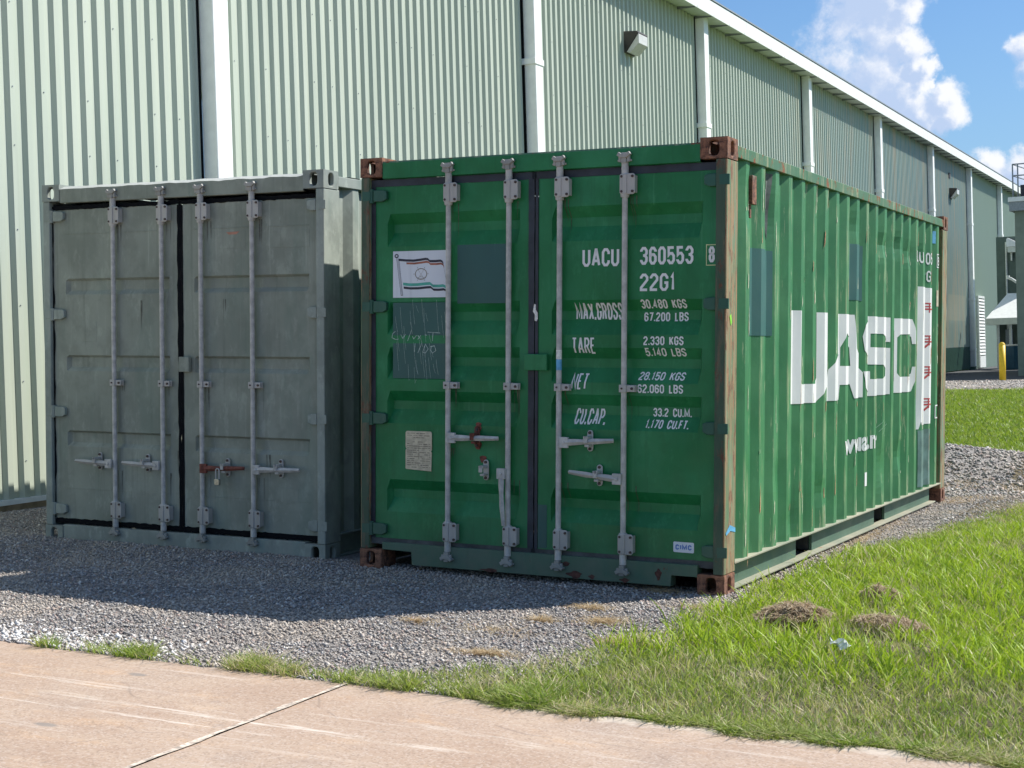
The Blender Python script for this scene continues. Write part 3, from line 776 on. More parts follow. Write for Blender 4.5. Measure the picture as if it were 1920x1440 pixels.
# louvred vent standing on the wall in a far bay
lv = MB().box(XW, XW + .12, 50.72, 50.80, .35, 3.06).box(XW, XW + .12, 52.05, 52.13, .35, 3.06).box(XW, XW + .12, 50.80, 52.05, 2.98, 3.06).box(XW, XW + .13, 50.80, 52.05, .35, .78).box(XW, XW + .02, 50.8, 52.05, .78, 2.98).build('wall_louvre', M['darkroof'], bld)
lv.data.materials.clear(); lv.data.materials.append(M['steel_pale'])
MB().box(XW + .018, XW + .026, 50.8, 52.05, .78, 2.98).build('backing', M['darkroof'], lv)
for i in range(18):
    z = .82 + i * .12
    MB().add([(XW + .03, 50.81, z + .085), (XW + .125, 50.81, z), (XW + .125, 52.04, z), (XW + .03, 52.04, z + .085), (XW + .03, 50.81, z + .095), (XW + .125, 50.81, z + .055), (XW + .125, 52.04, z + .055), (XW + .03, 52.04, z + .095)],
             [(0, 1, 2, 3), (7, 6, 5, 4), (0, 4, 5, 1), (3, 2, 6, 7), (0, 3, 7, 4), (1, 5, 6, 2)]).build('louvre_slat', M['trim'], lv)
# a little vent hole under the eave
MB().box(XW + .03, XW + .07, 45.6, 45.8, 7.02, 7.2).build('small_vent', M['darkroof'], bld)


def wall_pack(y, z, label):
    t = root('wall_light', label, 'wall light', (XW + .036, y, z), group='lights on the metal building')
    w = .225
    MB().prism([(0, .18), (.03, .18), (.25, .16), (.26, .13), (.03, -.16), (0, -.18)], -w, w).build('housing', M['bronze'], t, .006)
    MB().prism([(.035, -.165), (.10, -.19), (.262, -.04), (.262, .118), (.25, .118)], -w + .02, w - .02).build('lens', M['lens'], t, .008)
    return t
wall_pack(15.95, 6.60, 'nearer bronze wall light with square frosted lens, high above the green container')
wall_pack(45.9, 6.50, 'farther small bronze wall light with pale lens, beyond the end of the green container')

# ================================================================== annex and things at the far end
ann = root('annex_building', 'dark olive ribbed metal annex with pale fascia at the far right edge', 'building', (0, 0, 0))
AY = 38.2; AX = -3.60
mb = MB(); pts = []
k = 0
while k * .45 < 12:
    x = AX + k * .45
    for dx, dy in ((0, 0), (.27, 0), (.31, .09), (.41, .09)): pts.append((x + dx, AY + dy))
    k += 1
mb.grid([[(x, y, z) for x, y in pts] for z in (.2, 5.12)]).build('front_wall', M['annex'], ann)
MB().box(AX, AX + .02, AY + .02, AY + 9, .2, 5.12).build('side_wall', M['annexdark'], ann)
MB().box(AX - .13, AX + 12, AY - .15, AY + .01, 5.125, 5.50).build('fascia', M['steel_grey'], ann, .01)
MB().box(AX - .15, AX + 12, AY - .19, AY - .155, 5.40, 5.53).build('fascia_cap', M['trim'], ann)
MB().box(AX - .1, AX + 12, AY + .02, AY + 9, 5.13, 5.45).build('roof', M['darkroof'], ann)
MB().box(AX + .02, AX + 12, AY + 1.2, AY + 8, 5.46, 6.0).build('roof_upstand', M['darkroof'], ann)
zb, zm, zt = 5.95, 6.28, 6.62
for (x, y) in [(-3.78, 39.3), (-3.66, 39.5), (-3.55, 41.2), (-2.0, 39.4), (-.5, 39.4)]:
    pass
rt = root('roof_railing', 'thin grey pipe guard railing on the roof of the far annex', 'railing', (0, 0, 0))
for (x, y) in [(-3.78, 39.3), (-3.66, 39.5), (-3.55, 41.2), (-2.0, 39.4), (-.5, 39.4)]:
    MB().cyl((x, y, 5.45), (x, y, zt), .022, 6).build('post', M['steel_grey'], rt)
for z in (zt, zm):
    for a, b in (((-3.78, 39.3, z), (1.5, 39.3, z)), ((-3.55, 41.2, z), (1.5, 41.2, z)), ((-3.78, 39.3, z), (-3.55, 41.2, z))): MB().cyl(a, b, .02, 6).build('rail', M['steel_grey'], rt)

bo = root('bollard', 'bright yellow round-topped steel bollard on the gravel before the far annex', 'bollard', (-3.35, 33.45, .28))
mb = MB().cyl((0, 0, -.1), (0, 0, .96), .085, 20)
for i in range(4):
    a0, a1 = math.pi / 2 * i / 4, math.pi / 2 * (i + 1) / 4
    mb.cyl((0, 0, .96 + .085 * math.sin(a0)), (0, 0, .96 + .085 * math.sin(a1)), .085 * math.cos(a0), 20, .085 * math.cos(a1) + .0005)
mb.build('post', M['yellow'], bo, smooth=True)
MB().cyl((0, 0, -.02), (0, 0, .02), .14, 20).build('footing', M['found'], bo)

aw = root('door_hood', 'sloping white metal hood with grey valance over a doorway at the far end', 'awning', (0, 0, 0))
hx0, hx1 = -6.75, -5.2
MB().add([(-6.1, 48.6, 2.16), (-4.5, 48.6, 2.16), (-5.55, 50.2, 3.08), (-4.6, 50.2, 3.08), (-6.1, 50.6, 2.16), (-4.5, 50.6, 2.16)],
         [(0, 1, 3, 2), (0, 2, 4), (1, 5, 3), (2, 3, 5, 4), (0, 4, 5, 1)]).build('hood', M['trim'], aw)
MB().box(-6.12, -4.48, 48.56, 48.64, 1.92, 2.157).box(-6.12, -6.04, 48.64, 50.6, 1.92, 2.157).build('valance', M['soffit'], aw)
for x in (-5.78, -5.35): MB().box(x, x + .09, 48.9, 49.0, .25, 1.95).build('post', M['steel_pale'], aw)
MB().box(-5.98, -4.4, 50.62, 50.7, .25, 5.2).build('doorway_wall', M['annexdark'], aw)
MB().box(-6.0, -5.93, 50.4, 50.6, .25, 2.0).build('jamb', M['steel_grey'], aw)
for x in (-5.62, -5.2, -5.05): MB().cyl((x, 50.55, .3), (x, 50.55, 5.0), .035, 8).build('conduit', M['steel_pale'], aw)
MB().box(-5.7, -5.45, 50.45, 50.6, 1.2, 1.75).build('meter_box', M['steel_grey'], aw, .01)
bi = root('blue_bin', 'dark blue plastic drum partly hidden behind the yellow bollard', 'bin', (-5.0, 47.4, .3))
mb = MB()
for a, b, r0, r1 in ((0, .08, .36, .38), (.08, .5, .38, .39), (.5, .55, .40, .40), (.55, .85, .39, .36)): mb.cyl((0, 0, a), (0, 0, b), r0, 20, r1)
mb.build('drum', M['bluebin'], bi); MB().cyl((0, 0, .85), (0, 0, .90), .38, 20).build('lid', M['steel_pale'], bi)
gn = root('gooseneck_lamp', 'pale gooseneck arm lamp sticking out above the white hood', 'wall light', (0, 0, 0))
MB().path([(-5.30, 48.7, 3.60), (-5.18, 48.6, 3.55), (-4.9, 48.4, 3.36), (-4.4, 48.3, 3.0)], .05, 8).build('arm', M['steel_pale'], gn)
MB().cyl((-5.31, 48.7, 3.56), (-5.31, 48.7, 3.68), .06, 12).build('knuckle', M['trim'], gn)
eb = root('white_box_unit', 'small white equipment box with grey base, high at the far right', 'box unit', (0, 0, 0))
MB().prism([(-5.55, 4.80), (-5.2, 4.80), (-5.2, 4.96), (-5.50, 5.13), (-5.55, 5.08)], 50.15, 50.6).build('casing', M['trim'], eb, .01)
MB().box(-5.52, -5.2, 50.2, 50.6, 4.60, 4.795).build('base', M['soffit'], eb)
MB().box(-5.45, -5.40, 50.45, 50.61, 4.3, 4.595).build('bracket', M['steel_pale'], eb)

# ================================================================== lettering (own condensed stroke letters)
GL = {
 '0': ([[(0, .17), (0, .83), (.3, 1), (.7, 1), (1, .83), (1, .17), (.7, 0), (.3, 0), (0, .17)]], 1),
 '1': ([[(.15, .78), (.62, 1), (.62, 0)]], .62),
 '2': ([[(0, .76), (0, .84), (.3, 1), (.7, 1), (1, .84), (1, .66), (0, .14), (0, 0), (1, 0)]], 1),
 '3': ([[(0, .78), (0, .84), (.3, 1), (.7, 1), (1, .84), (1, .66), (.72, .52), (.35, .52)], [(.72, .52), (1, .38), (1, .17), (.7, 0), (.3, 0), (0, .17), (0, .24)]], 1),
 '4': ([[(.72, 0), (.72, 1), (0, .28), (1, .28)]], 1),
 '5': ([[(1, 1), (.06, 1), (.06, .52), (.3, .62), (.7, .62), (1, .46), (1, .17), (.7, 0), (.3, 0), (0, .17), (0, .22)]], 1),
 '6': ([[(1, .76), (1, .83), (.7, 1), (.3, 1), (0, .83), (0, .17), (.3, 0), (.7, 0), (1, .17), (1, .42), (.7, .57), (.3, .57), (0, .44)]], 1),
 '7': ([[(0, 1), (1, 1), (.35, 0)]], 1),
 '8': ([[(.3, .53), (0, .68), (0, .84), (.3, 1), (.7, 1), (1, .84), (1, .68), (.7, .53), (.3, .53), (0, .38), (0, .16), (.3, 0), (.7, 0), (1, .16), (1, .38), (.7, .53)]], 1),
 'A': ([[(0, 0), (.46, 1), (.54, 1), (1, 0)], [(.18, .28), (.82, .28)]], 1.1),
 'B': ([[(0, 0), (0, 1), (.7, 1), (1, .85), (1, .66), (.7, .53), (0, .53)], [(.7, .53), (1, .38), (1, .15), (.7, 0), (0, 0)]], 1),
 'C': ([[(1, .70), (1, .83), (.7, 1), (.3, 1), (0, .83), (0, .17), (.3, 0), (.7, 0), (1, .17), (1, .30)]], 1),
 'E': ([[(1, 1), (0, 1), (0, 0), (1, 0)], [(0, .52), (.85, .52)]], .85),
 'F': ([[(1, 1), (0, 1), (0, 0)], [(0, .52), (.85, .52)]], .85),
 'G': ([[(1, .72), (1, .83), (.7, 1), (.3, 1), (0, .83), (0, .17), (.3, 0), (.7, 0), (1, .17), (1, .46), (.55, .46)]], 1),
 'I': ([[(.5, 0), (.5, 1)]], .3),
 'K': ([[(0, 0), (0, 1)], [(1, 1), (.05, .38)], [(.35, .6), (1, 0)]], 1),
 'L': ([[(0, 1), (0, 0), (1, 0)]], .85),
 'M': ([[(0, 0), (0, 1), (.5, .15), (1, 1), (1, 0)]], 1.35),
 'N': ([[(0, 0), (0, 1), (1, 0), (1, 1)]], 1.05),
 'O': ([[(0, .17), (0, .83), (.3, 1), (.7, 1), (1, .83), (1, .17), (.7, 0), (.3, 0), (0, .17)]], 1),
 'P': ([[(0, 0), (0, 1), (.7, 1), (1, .84), (1, .6), (.7, .46), (0, .46)]], 1),
 'R': ([[(0, 0), (0, 1), (.7, 1), (1, .84), (1, .64), (.7, .5), (0, .5)], [(.6, .5), (1, 0)]], 1),
 'S': ([[(1, .76), (1, .84), (.7, 1), (.3, 1), (0, .84), (0, .66), (1, .36), (1, .16), (.7, 0), (.3, 0), (0, .16), (0, .26)]], 1),
 'T': ([[(0, 1), (1, 1)], [(.5, 1), (.5, 0)]], 1),
 'U': ([[(0, 1), (0, .17), (.3, 0), (.7, 0), (1, .17), (1, 1)]], 1),
 'X': ([[(0, 0), (1, 1)], [(0, 1), (1, 0)]], 1.1),
 '.': ([[(.5, -.06), (.5, .12)]], .3), ',': ([[(.6, .10), (.3, -.16)]], .3), ' ': ([], .8), '/': ([[(0, 0), (1, 1)]], .8)}


def thick(pts, t, closed=False):
    """polyline -> mitred strip of quads, as a list of 2-D polygons"""
    P = [Vector(p) for p in pts]; n = len(P); out = []
    if n > 2 and (P[0] - P[-1]).length < 1e-6: closed = True; P = P[:-1]; n -= 1
    L = []; R = []
    for i in range(n):
        a = P[i - 1] if (i > 0 or closed) else None; b = P[(i + 1) % n] if (i < n - 1 or closed) else None
        d1 = (P[i] - a).normalized() if a is not None else None; d2 = (b - P[i]).normalized() if b is not None else None
        if d1 is None: d1 = d2
        if d2 is None: d2 = d1
        nn = Vector((-d1.y, d1.x)) + Vector((-d2.y, d2.x))
        if nn.length < 1e-4: nn = Vector((-d1.y, d1.x))
        nn.normalize(); c = max(.45, nn.dot(Vector((-d1.y, d1.x))))
        L.append(P[i] + nn * t / 2 / c); R.append(P[i] - nn * t / 2 / c)
    for i in range(n if closed else n - 1):
        j = (i + 1) % n; out.append([L[i], R[i], R[j], L[j]])
    return out


def text_polys(s, x0, z0, x1, z1, stroke=.17, slant=0.0, gap=.30):
    h = z1 - z0; t = h * stroke; ws = [GL[c][1] for c in s]
    tot = sum(ws) + gap * (len(s) - 1); u = (x1 - x0) / tot; out = []; x = x0
    for c, w in zip(s, ws):
        gw = w * u
        for line in GL[c][0]:
            pts = []
            for (a, b) in line:
                px = x + t * .45 + a * (gw - t * .9) if c not in '.,' else x + a * gw; pz = z0 + t / 2 + b * (h - t)
                pts.append((px + slant * (pz - z0), pz))
            out.append(thick(pts, t))
        x += gw + gap * u
    return out      # list of strokes; each a list of quads


def conform(strokes, fn, cu, cv, out):
    """slice flat shapes along the folds of the sheet they are painted on and lay them onto it"""
    for k, polys in enumerate(strokes):
        bm = bmesh.new()
        for p in polys:
            try: bm.faces.new([bm.verts.new((q[0], q[1], 0)) for q in p])
            except Exception: pass
        bmesh.ops.remove_doubles(bm, verts=bm.verts, dist=1e-5)
        if len(bm.verts) == 0: bm.free(); continue
        us = [v.co.x for v in bm.verts]; vs = [v.co.y for v in bm.verts]
        for c in cu:
            if min(us) < c < max(us): bmesh.ops.bisect_plane(bm, geom=bm.verts[:] + bm.edges[:] + bm.faces[:], plane_co=(c, 0, 0), plane_no=(1, 0, 0))
        for c in cv:
            if min(vs) < c < max(vs): bmesh.ops.bisect_plane(bm, geom=bm.verts[:] + bm.edges[:] + bm.faces[:], plane_co=(0, c, 0), plane_no=(0, 1, 0))
        bm.verts.index_update()
        out.add([fn(v.co.x, v.co.y, .0002 * (k % 3)) for v in bm.verts], [tuple(v.index for v in f.verts) for f in bm.faces])
        bm.free()


def fill(poly, holes=()):
    from mathutils.geometry import tessellate_polygon
    loops = [[Vector((p[0], p[1], 0)) for p in q] for q in [poly] + list(holes)]
    flat = [p for q in loops for p in q]
    return [[(flat[i].x, flat[i].y) for i in t] for t in tessellate_polygon(loops)]


def rect(x0, z0, x1, z1): return [[(x0, z0), (x1, z0), (x1, z1), (x0, z1)]]


# ================================================================== container builder
LEN, WID, HT = 6.058, 2.438, 2.591
P0, PER, XO, XI = .370, .2785, -.012, -.048


def casting_mesh(name, m, left, top, rear):
    """hollow corner casting with oval holes on its end, outer side and top or bottom"""
    w, d, h = .162, .178, .120; mb = MB(); th = .026

    def face(c, U, V, N_, fw, fh, hw, hh):
        n = 24; c, U, V, N_ = map(Vector, (c, U, V, N_)); angs = sorted([2 * math.pi * i / n for i in range(n)] + [math.atan2(s1 * fh, s2 * fw) % (2 * math.pi) for s1 in (1, -1) for s2 in (1, -1)])
        O = []; I = []
        for a in angs:
            ca, sa = math.cos(a), math.sin(a); k = 1 / max(abs(ca) / (fw / 2), abs(sa) / (fh / 2)); O.append(c + U * ca * k + V * sa * k)
            p = 3.2; r = (abs(ca / (hw / 2)) ** p + abs(sa / (hh / 2)) ** p) ** (-1 / p); I.append(c + U * ca * r + V * sa * r)
        J = [q - N_ * th for q in I]; Kk = [c - N_ * th + (q - c) * 2.2 for q in I]; m_ = len(angs)
        mb.add(O + I + J, [(i, (i + 1) % m_, m_ + (i + 1) % m_, m_ + i) for i in range(m_)] + [(m_ + i, m_ + (i + 1) % m_, 2 * m_ + (i + 1) % m_, 2 * m_ + i) for i in range(m_)])
    face((w / 2, 0, h / 2), (1, 0, 0), (0, 0, 1), (0, -1, 0), w, h, .060, .088)
    face((w, d / 2, h / 2), (0, 1, 0), (0, 0, 1), (1, 0, 0), d, h, .060, .082)
    face((w / 2, d / 2, h), (1, 0, 0), (0, 1, 0), (0, 0, 1), w, d, .06, .11)
    mb.add([(0, 0, 0), (w, 0, 0), (w, d, 0), (0, d, 0), (0, 0, h), (0, d, h), (w, d, h)], [(0, 1, 2, 3), (0, 3, 5, 4), (3, 2, 6, 5)])
    me = mb.mesh(name, m, False)
    T = Matrix.Identity(4)
    if left: T = Matrix.Translation((w, 0, 0)) @ Matrix.Diagonal((-1, 1, 1, 1)) @ T
    if not top: T = Matrix.Translation((0, 0, h)) @ Matrix.Diagonal((1, 1, -1, 1)) @ T
    if rear: T = Matrix.Translation((0, d, 0)) @ Matrix.Diagonal((1, -1, 1, 1)) @ T
    me.transform(T)
    bm = bmesh.new(); bm.from_mesh(me); bmesh.ops.remove_doubles(bm, verts=bm.verts, dist=1e-5); bm.to_mesh(me); bm.free()
    return me


def side_profile(y):
    if y < P0 - .139: return XI
    if y > 5.72 + .069: return XI
    t = (y - P0) % PER
    if t < .070: return XO
    if t < .139: return XO + (XI - XO) * (t - .070) / .069
    if t < .2095: return XI
    return XI + (XO - XI) * (t - .2095) / .069


BRK = sorted([P0 + k * PER + o for k in range(-1, 21) for o in (0, .070, .139, .2095)])


def dent(y, z, L):
    s = 0
    for (a, b, ry, rz, d) in L: s += d * math.exp(-((y - a) / ry) ** 2 - ((z - b) / rz) ** 2)
    return s


def gasket_strip(mb, x0, z0, x1, z1, w, y, jag, n=40):
    P = []
    for i in range(n + 1):
        t = i / n; x = x0 + (x1 - x0) * t; z = z0 + (z1 - z0) * t
        a = w / 2 * (1 + jag * (random.random() - .5) * 1.2); b = w / 2 * (1 + jag * (random.random() - .5) * 1.2)
        if abs(x1 - x0) > abs(z1 - z0): P.append([(x, y, z - a), (x, y, z + b)])
        else: P.append([(x - a, y, z), (x + b, y, z)])
    mb.grid(P)


def container(name, label, R, loc, cfg):
    C = root(name, label, 'shipping container', loc, R, 'shipping containers')
    mc = cfg['m']; jag = cfg.get('jag', 0)
    part = lambda n, mb, m, bev=0, par=C, **k: mb.build(n, m, par, bev, **k)
    # castings
    for left in (0, 1):
        for top in (0, 1):
            for rear in (0, 1):
                me = casting_mesh('corner_casting', mc['cast'], left, top, rear)
                o = link('corner_casting', me, None, C); o.location = (-WID if left else -.162, LEN - .178 if rear else 0, HT - .120 if top else 0)
                bv = o.modifiers.new('bevel', 'BEVEL'); bv.width = .007; bv.segments = 2; bv.limit_method = 'ANGLE'; bv.angle_limit = 1.0
    # posts
    for s in (0, 1):
        X = (lambda a: a) if s == 0 else (lambda a: -WID - a)
        a, b = sorted((X(-.003), X(-.065)))
        part('corner_post', MB().box(a, b, .004, .195, .122, HT - .122), mc['post'], .006)
        part('rear_post', MB().box(a, b, LEN - .20, LEN - .004, .122, HT - .122), mc['post'], .006)
        if cfg['pockets']:
            a, b = sorted((X(-.012), X(-.066))); part('post_face', MB().box(a, b, .0005, .0035, .125, HT - .125), mc['jbar'])
        a, b = sorted((X(-.0655), X(-.10)))
        part('door_jamb', MB().box(a, b, .045, .12, .15, HT - .14), mc['jamb'], 0)
    # header and sill
    P = []; n = 40
    for i in range(n + 1):
        x = -WID + .163 + (WID - .326) * i / n; wv = cfg.get('lip', 0) * (math.sin(i * 1.1) + math.sin(i * 2.7 + 1) * .6) * (i / n) ** .5
        P.append([(x, .03, 2.455), (x, .006, 2.459), (x, .004, 2.556 + wv * .7)])
    part('header', MB().grid(P), mc['header'])
    lipw = cfg.get('lipw', .006)
    part('header_edge', MB().grid([[(q[2][0], .004 - .3 * (q[2][2] - 2.556), q[2][2]), (q[2][0], .004 + lipw * cfg.get('lips', 1.1), 2.560 + lipw + (q[2][2] - 2.556) * .6), (q[2][0], .10, 2.577)] for q in P]), mc['roof'])
    part('header_lip', MB().box(-WID + .163, -.163, .101, .2, 2.50, 2.576), mc['roof'])
    if cfg['pockets']:
        poly = [(-WID + .163, .168), (-WID + .163, .122), (-2.062, .118), (-2.056, .036), (-.326, .036), (-.322, .100), (-.163, .100), (-.163, .168)]
    else: poly = [(-WID + .163, .130), (-WID + .163, .026), (-.163, .026), (-.163, .130)]
    part('sill', MB().prism(poly[::-1], .006, .09), mc['sill'], .003)
    if cfg['pockets']: part('sill_back', MB().box(-WID + .1, -.1, .35, .40, .05, .16), M['wood'])
    # side panels, rails, roof, end wall, floor
    D = cfg['dents']
    ys = [.19] + [q for q in BRK if .235 < q < 5.80] + [5.86]
    zs = list(np.linspace(.165, 2.50, 48))
    P = [[(side_profile(y) - dent(y, z, D), y, z) for y in ys] for z in zs]
    part('side_panel', MB().grid(P), mc['side'])
    part('side_panel', MB().grid([[(-WID - side_profile(y), y, z) for y in ys] for z in (.165, 2.50)]), mc['side'])
    for s in (0, 1):
        X = (lambda a: a) if s == 0 else (lambda a: -WID - a)
        def bx(mb, x0, x1, *q):
            a, b = sorted((X(x0), X(x1))); return mb.box(a, b, *q)
        part('top_rail', bx(MB(), -.002, -.06, .18, LEN - .18, 2.492, 2.560), mc['toprail'], .004)
        part('bottom_rail', bx(bx(MB(), -.055, -.075, .18, 1.56, .032, .165), -.055, -.075, 1.93, 3.64, .032, .165), mc['lowrail'])
        part('bottom_rail', bx(MB(), -.055, -.075, 3.98, 5.64, .032, .165), mc['lowrail'])
        part('rail_lip', bx(MB(), .0, -.07, .18, LEN - .18, .1655, .177), mc['flange'], .002)
        part('rail_flange', bx(MB(), -.001, -.075, .18, 5.66, .020, .0315), mc['flange'], .002)
        if s == 0:
            for (a, b) in ((1.56, 1.93), (3.64, 3.98)):
                part('pocket_lining', MB().box(-.70, -.08, a, a + .01, .035, .16).box(-.70, -.08, b - .01, b, .035, .16).box(-.70, -.08, a + .011, b - .011, .15, .162), M['wood'])
    part('roof_panel', MB().grid([[(x, y, 2.565 + (.012 if (i // 2) % 2 else 0)) for x in (-WID + .06, -.06)] for i, y in enumerate(np.linspace(.2, LEN - .12, 56))]), mc['roof'])
    part('end_panel', MB().grid([[(x, LEN - .03 - (.035 if (i // 2) % 2 else 0), z) for i, x in enumerate(np.linspace(-WID + .06, -.06, 32))] for z in (.1, 2.56)]), mc['side'])
    part('floor', MB().box(-WID + .078, -.078, .12, LEN - .05, .165, .19), M['wood'])
    # ---- doors
    rec = cfg['recess']; DEP = cfg['dep']

    def dz(z):
        for (t, k) in rec:
            for a, b in zip(k, k[1:]):
                z1, d1, z0, d0 = t - a[0], a[1], t - b[0], b[1]
                if z0 <= z <= z1: return d1 + (d0 - d1) * (z1 - z) / max(1e-6, z1 - z0)
        return 0
    YF = .035
    zbr = sorted(set([round(t - a[0], 4) for t, k in rec for a in k] + [cfg['zb'], 2.41]))
    doors = []
    for s, (x0, x1, rx0, rx1) in enumerate(cfg['leaf']):
        dx = lambda x: min(1, max(0, min((x - rx0) / .022, (rx1 - x) / .022)))
        surf = lambda x, z, e=0.0, dx=dx: (x, YF + DEP * dz(z) * dx(x) - .0022 - e, z)
        xb = [x0, rx0, rx0 + .022, rx1 - .022, rx1, x1]
        rows = [[(x, YF + DEP * dz(z) * dx(x), z) for x in xb] for z in zbr]
        rows = [[(x, YF + .045, zbr[0]) for x in xb]] + rows + [[(x, YF + .045, zbr[-1]) for x in xb]]
        rows = [[(r[0][0], YF + .045, r[0][2])] + r + [(r[-1][0], YF + .045, r[0][2])] for r in rows]
        d = part('door', MB().grid(rows), mc['door'])
        for (a, b, t0, t1) in [(0, 0, 0, 0)]: pass
        doors.append((d, surf, xb))
        gm = MB(); t = cfg['gw']
        yg = YF - .004
        gasket_strip(gm, x0 - t, 2.41 + t / 2, x1 + t, 2.41 + t / 2, t, yg, jag)
        mg2 = MB(); gasket_strip(mg2, x0 - t, cfg['zb'] - cfg['gb'] / 2, x1 + t, cfg['zb'] - cfg['gb'] / 2, cfg['gb'], yg, jag)
        if s == 0:
            gasket_strip(gm, x1 + .011, cfg['zb'], x1 + .011, 2.41, cfg.get('cw', .040), yg - .0006, jag)
            gasket_strip(gm, x0 - .022, cfg['zb'], x0 - .022, 2.41, .046, yg - .0006, jag)
        else:
            gasket_strip(gm, x0 - .011, cfg['zb'], x0 - .011, 2.41, .020, yg - .0006, jag)
            if not cfg.get('noright'): gasket_strip(gm, x1 + .012, cfg['zb'], x1 + .012, 2.41, .026, yg - .0006, jag)
        part('gasket', gm, mc['gasket'], 0, d); part('gasket', mg2, mc['gasketlow'], 0, d)
        # hinges
        for z in cfg['hinges']:
            if s == 0:
                xa, xb_, xe = -2.424, -2.345, -2.248
            else: xa, xb_, xe = .012, -.068, -.140
            sg = 1 if s == 0 else -1
            h_ = MB().prism([(xb_, z - .036), (xe - sg * .03, z - .036), (xe, z - .022), (xe, z + .026), (xe - sg * .02, z + .034), (xb_, z + .037)][::1 if s == 0 else -1], .006, .034)
            o = part('hinge', h_, mc['hinge'], .004, d)
            part('hinge_pin', MB().cyl((xb_ - sg * .02, .02, z - .044), (xb_ - sg * .02, .02, z + .044), .017, 12).box(min(xa, xb_ - sg * .02), max(xa, xb_ - sg * .02), .0, .012, z - .03, z + .03), mc['hinge2'], .002, d)
    # ---- rods and their hardware
    for i, x in enumerate(cfg['rods']):
        d = doors[0 if i < 2 else 1][0]; YR = .004
        rod = MB().cyl((x, YR, .15), (x, YR, 2.47), .0165, 16)
        rod.cyl((x, YR, 2.40), (x, YR, 2.49), .021, 14).cyl((x, YR, .14), (x, YR, .22), .021, 14)
        rod.cyl((x, YR, 2.275), (x, YR, 2.30), .024, 14, .028).cyl((x, YR, .325), (x, YR, .30), .024, 14, .028)
        part('lock_rod', rod, M['zinc'] , 0, d, smooth=False)
        for z, sg in ((2.505, 1), (.112, -1)):
            k = MB().box(x - .016, x + .016, -.022, .02, z - .035, z + .026)
            k.prism([(x - .042, z + sg * .010), (x - .030, z + sg * .030), (x - .012, z + sg * .018), (x + .012, z + sg * .018), (x + .034, z + sg * .032), (x + .046, z + sg * .016), (x + .02, z - .004 * sg), (x - .02, z - .004 * sg)][::sg], -.030, .0)
            k.box(x - .034, x - .018, -.018, .0, z - .028, z + .010).box(x + .018, x + .036, -.018, .0, z - .028, z + .010)
            k.box(x - .045, x + .045, -.006, .004, z - .024, z - .012)
            part('cam_lock', k, M['iron'], .003, d)
        s_ = 1
        ofs = cfg['bofs']
        for z in (2.350, .262):
            k = MB(); hw, hh = .048, .060; c = .010
            pl = [(x + ofs - hw + c, z - hh), (x + ofs + hw - c, z - hh), (x + ofs + hw, z - hh + c), (x + ofs + hw, z + hh - c), (x + ofs + hw - c, z + hh), (x + ofs - hw + c, z + hh), (x + ofs - hw, z + hh - c), (x + ofs - hw, z - hh + c)]
            k.prism(pl[::-1], -.018, -.008); k.box(x - .020, x + .020, -.024, .01, z - hh + .004, z + hh - .004)
            k.box(x + ofs - hw + .004, x + ofs - hw + .016, -.010, .034, z - hh + .01, z + hh - .01).box(x + ofs + hw - .016, x + ofs + hw - .004, -.010, .034, z - hh + .01, z + hh - .01)
            part('rod_bracket', k, M['zinc_dirty'], .003, d)
            bm_ = MB()
            for a in (-.033, .034):
                for b in (-.043, .043): bm_.cyl((x + ofs + a, -.018, z + b), (x + ofs + a, -.026, z + b), .0078, 8)
            part('bracket_bolts', bm_, M['bolt'], 0, d, kind='stuff')
        z = 1.168
        part('rod_guide', MB().box(x - .022, x + .022, -.020, -.013, z - .022, z + .022).box(x - .022, x - .016, -.013, .03, z - .022, z + .022).box(x + .016, x + .022, -.013, .03, z - .022, z + .022).box(x + ofs - .05, x + ofs + .05, .018, .026, z - .020, z + .020).box(x + .02, x + ofs + .05, -.010, -.002, z - .019, z + .019), M['zinc_dirty'], .002, d)
        part('guide_bolts', MB().cyl((x + ofs + .034, -.010, z), (x + ofs + .034, -.018, z), .008, 8).cyl((x - .004, -.020, z), (x - .004, -.025, z), .006, 8), M['bolt'], 0, d, kind='stuff')
    # handles
    for (i, hx, hz, tx, tz, kx, kz, mh, mk) in cfg['handles']:
        d = doors[0 if i < 2 else 1][0]; sg = 1 if hx > cfg['rods'][i] else -1
        part('handle_hub', MB().box(hx - .028, hx + .028, -.034, -.012, hz - .032, hz + .032).cyl((hx, -.034, hz), (hx, -.041, hz), .011, 10), M['zinc'] if mh is not M['rustred'] else M['rustred'], .005, d)
        a = Vector((hx, 0, hz)); b = Vector((tx, 0, tz)); u = (b - a).normalized(); nrm = Vector((-u.z, 0, u.x))
        L = (b - a).length; P = []
        for t, w in ((.02, .020), (.22, .019), (.40, .015), (.48, .015), (.62, .017), (1, .012)):
            c = a + u * L * t; yy = -.030 - .010 * math.sin(t * 3.1)
            P.append([c + nrm * w + Vector((0, yy + .006, 0)), c + Vector((0, yy - .007, 0)), c - nrm * w + Vector((0, yy + .006, 0)), c + Vector((0, yy + .010, 0)), c + nrm * w + Vector((0, yy + .006, 0))])
        mb = MB().grid(P)
        mb.add(P[-1][:4], [(0, 1, 2, 3)]); mb.add(P[0][:4], [(3, 2, 1, 0)])
        part('handle', mb, mh, .001, d)
        k = MB(); c8 = []
        for q in range(16):
            an = 2 * math.pi * q / 16; c8.append((kx + .019 * math.cos(an), kz + .019 * math.sin(an) + (.044 if math.sin(an) > 0 else -.044)))
        k.prism(c8[::-1], .014, .024); k.box(kx - .012, kx + .012, -.052, .016, kz + .012, kz + .030).box(kx - .016, kx + .010, -.052, -.044, kz - .012, kz + .03)
        k.box(kx - .013, kx + .015, -.04, .016, kz - .034, kz - .020)
        part('handle_catch', k, mk, .003, d)
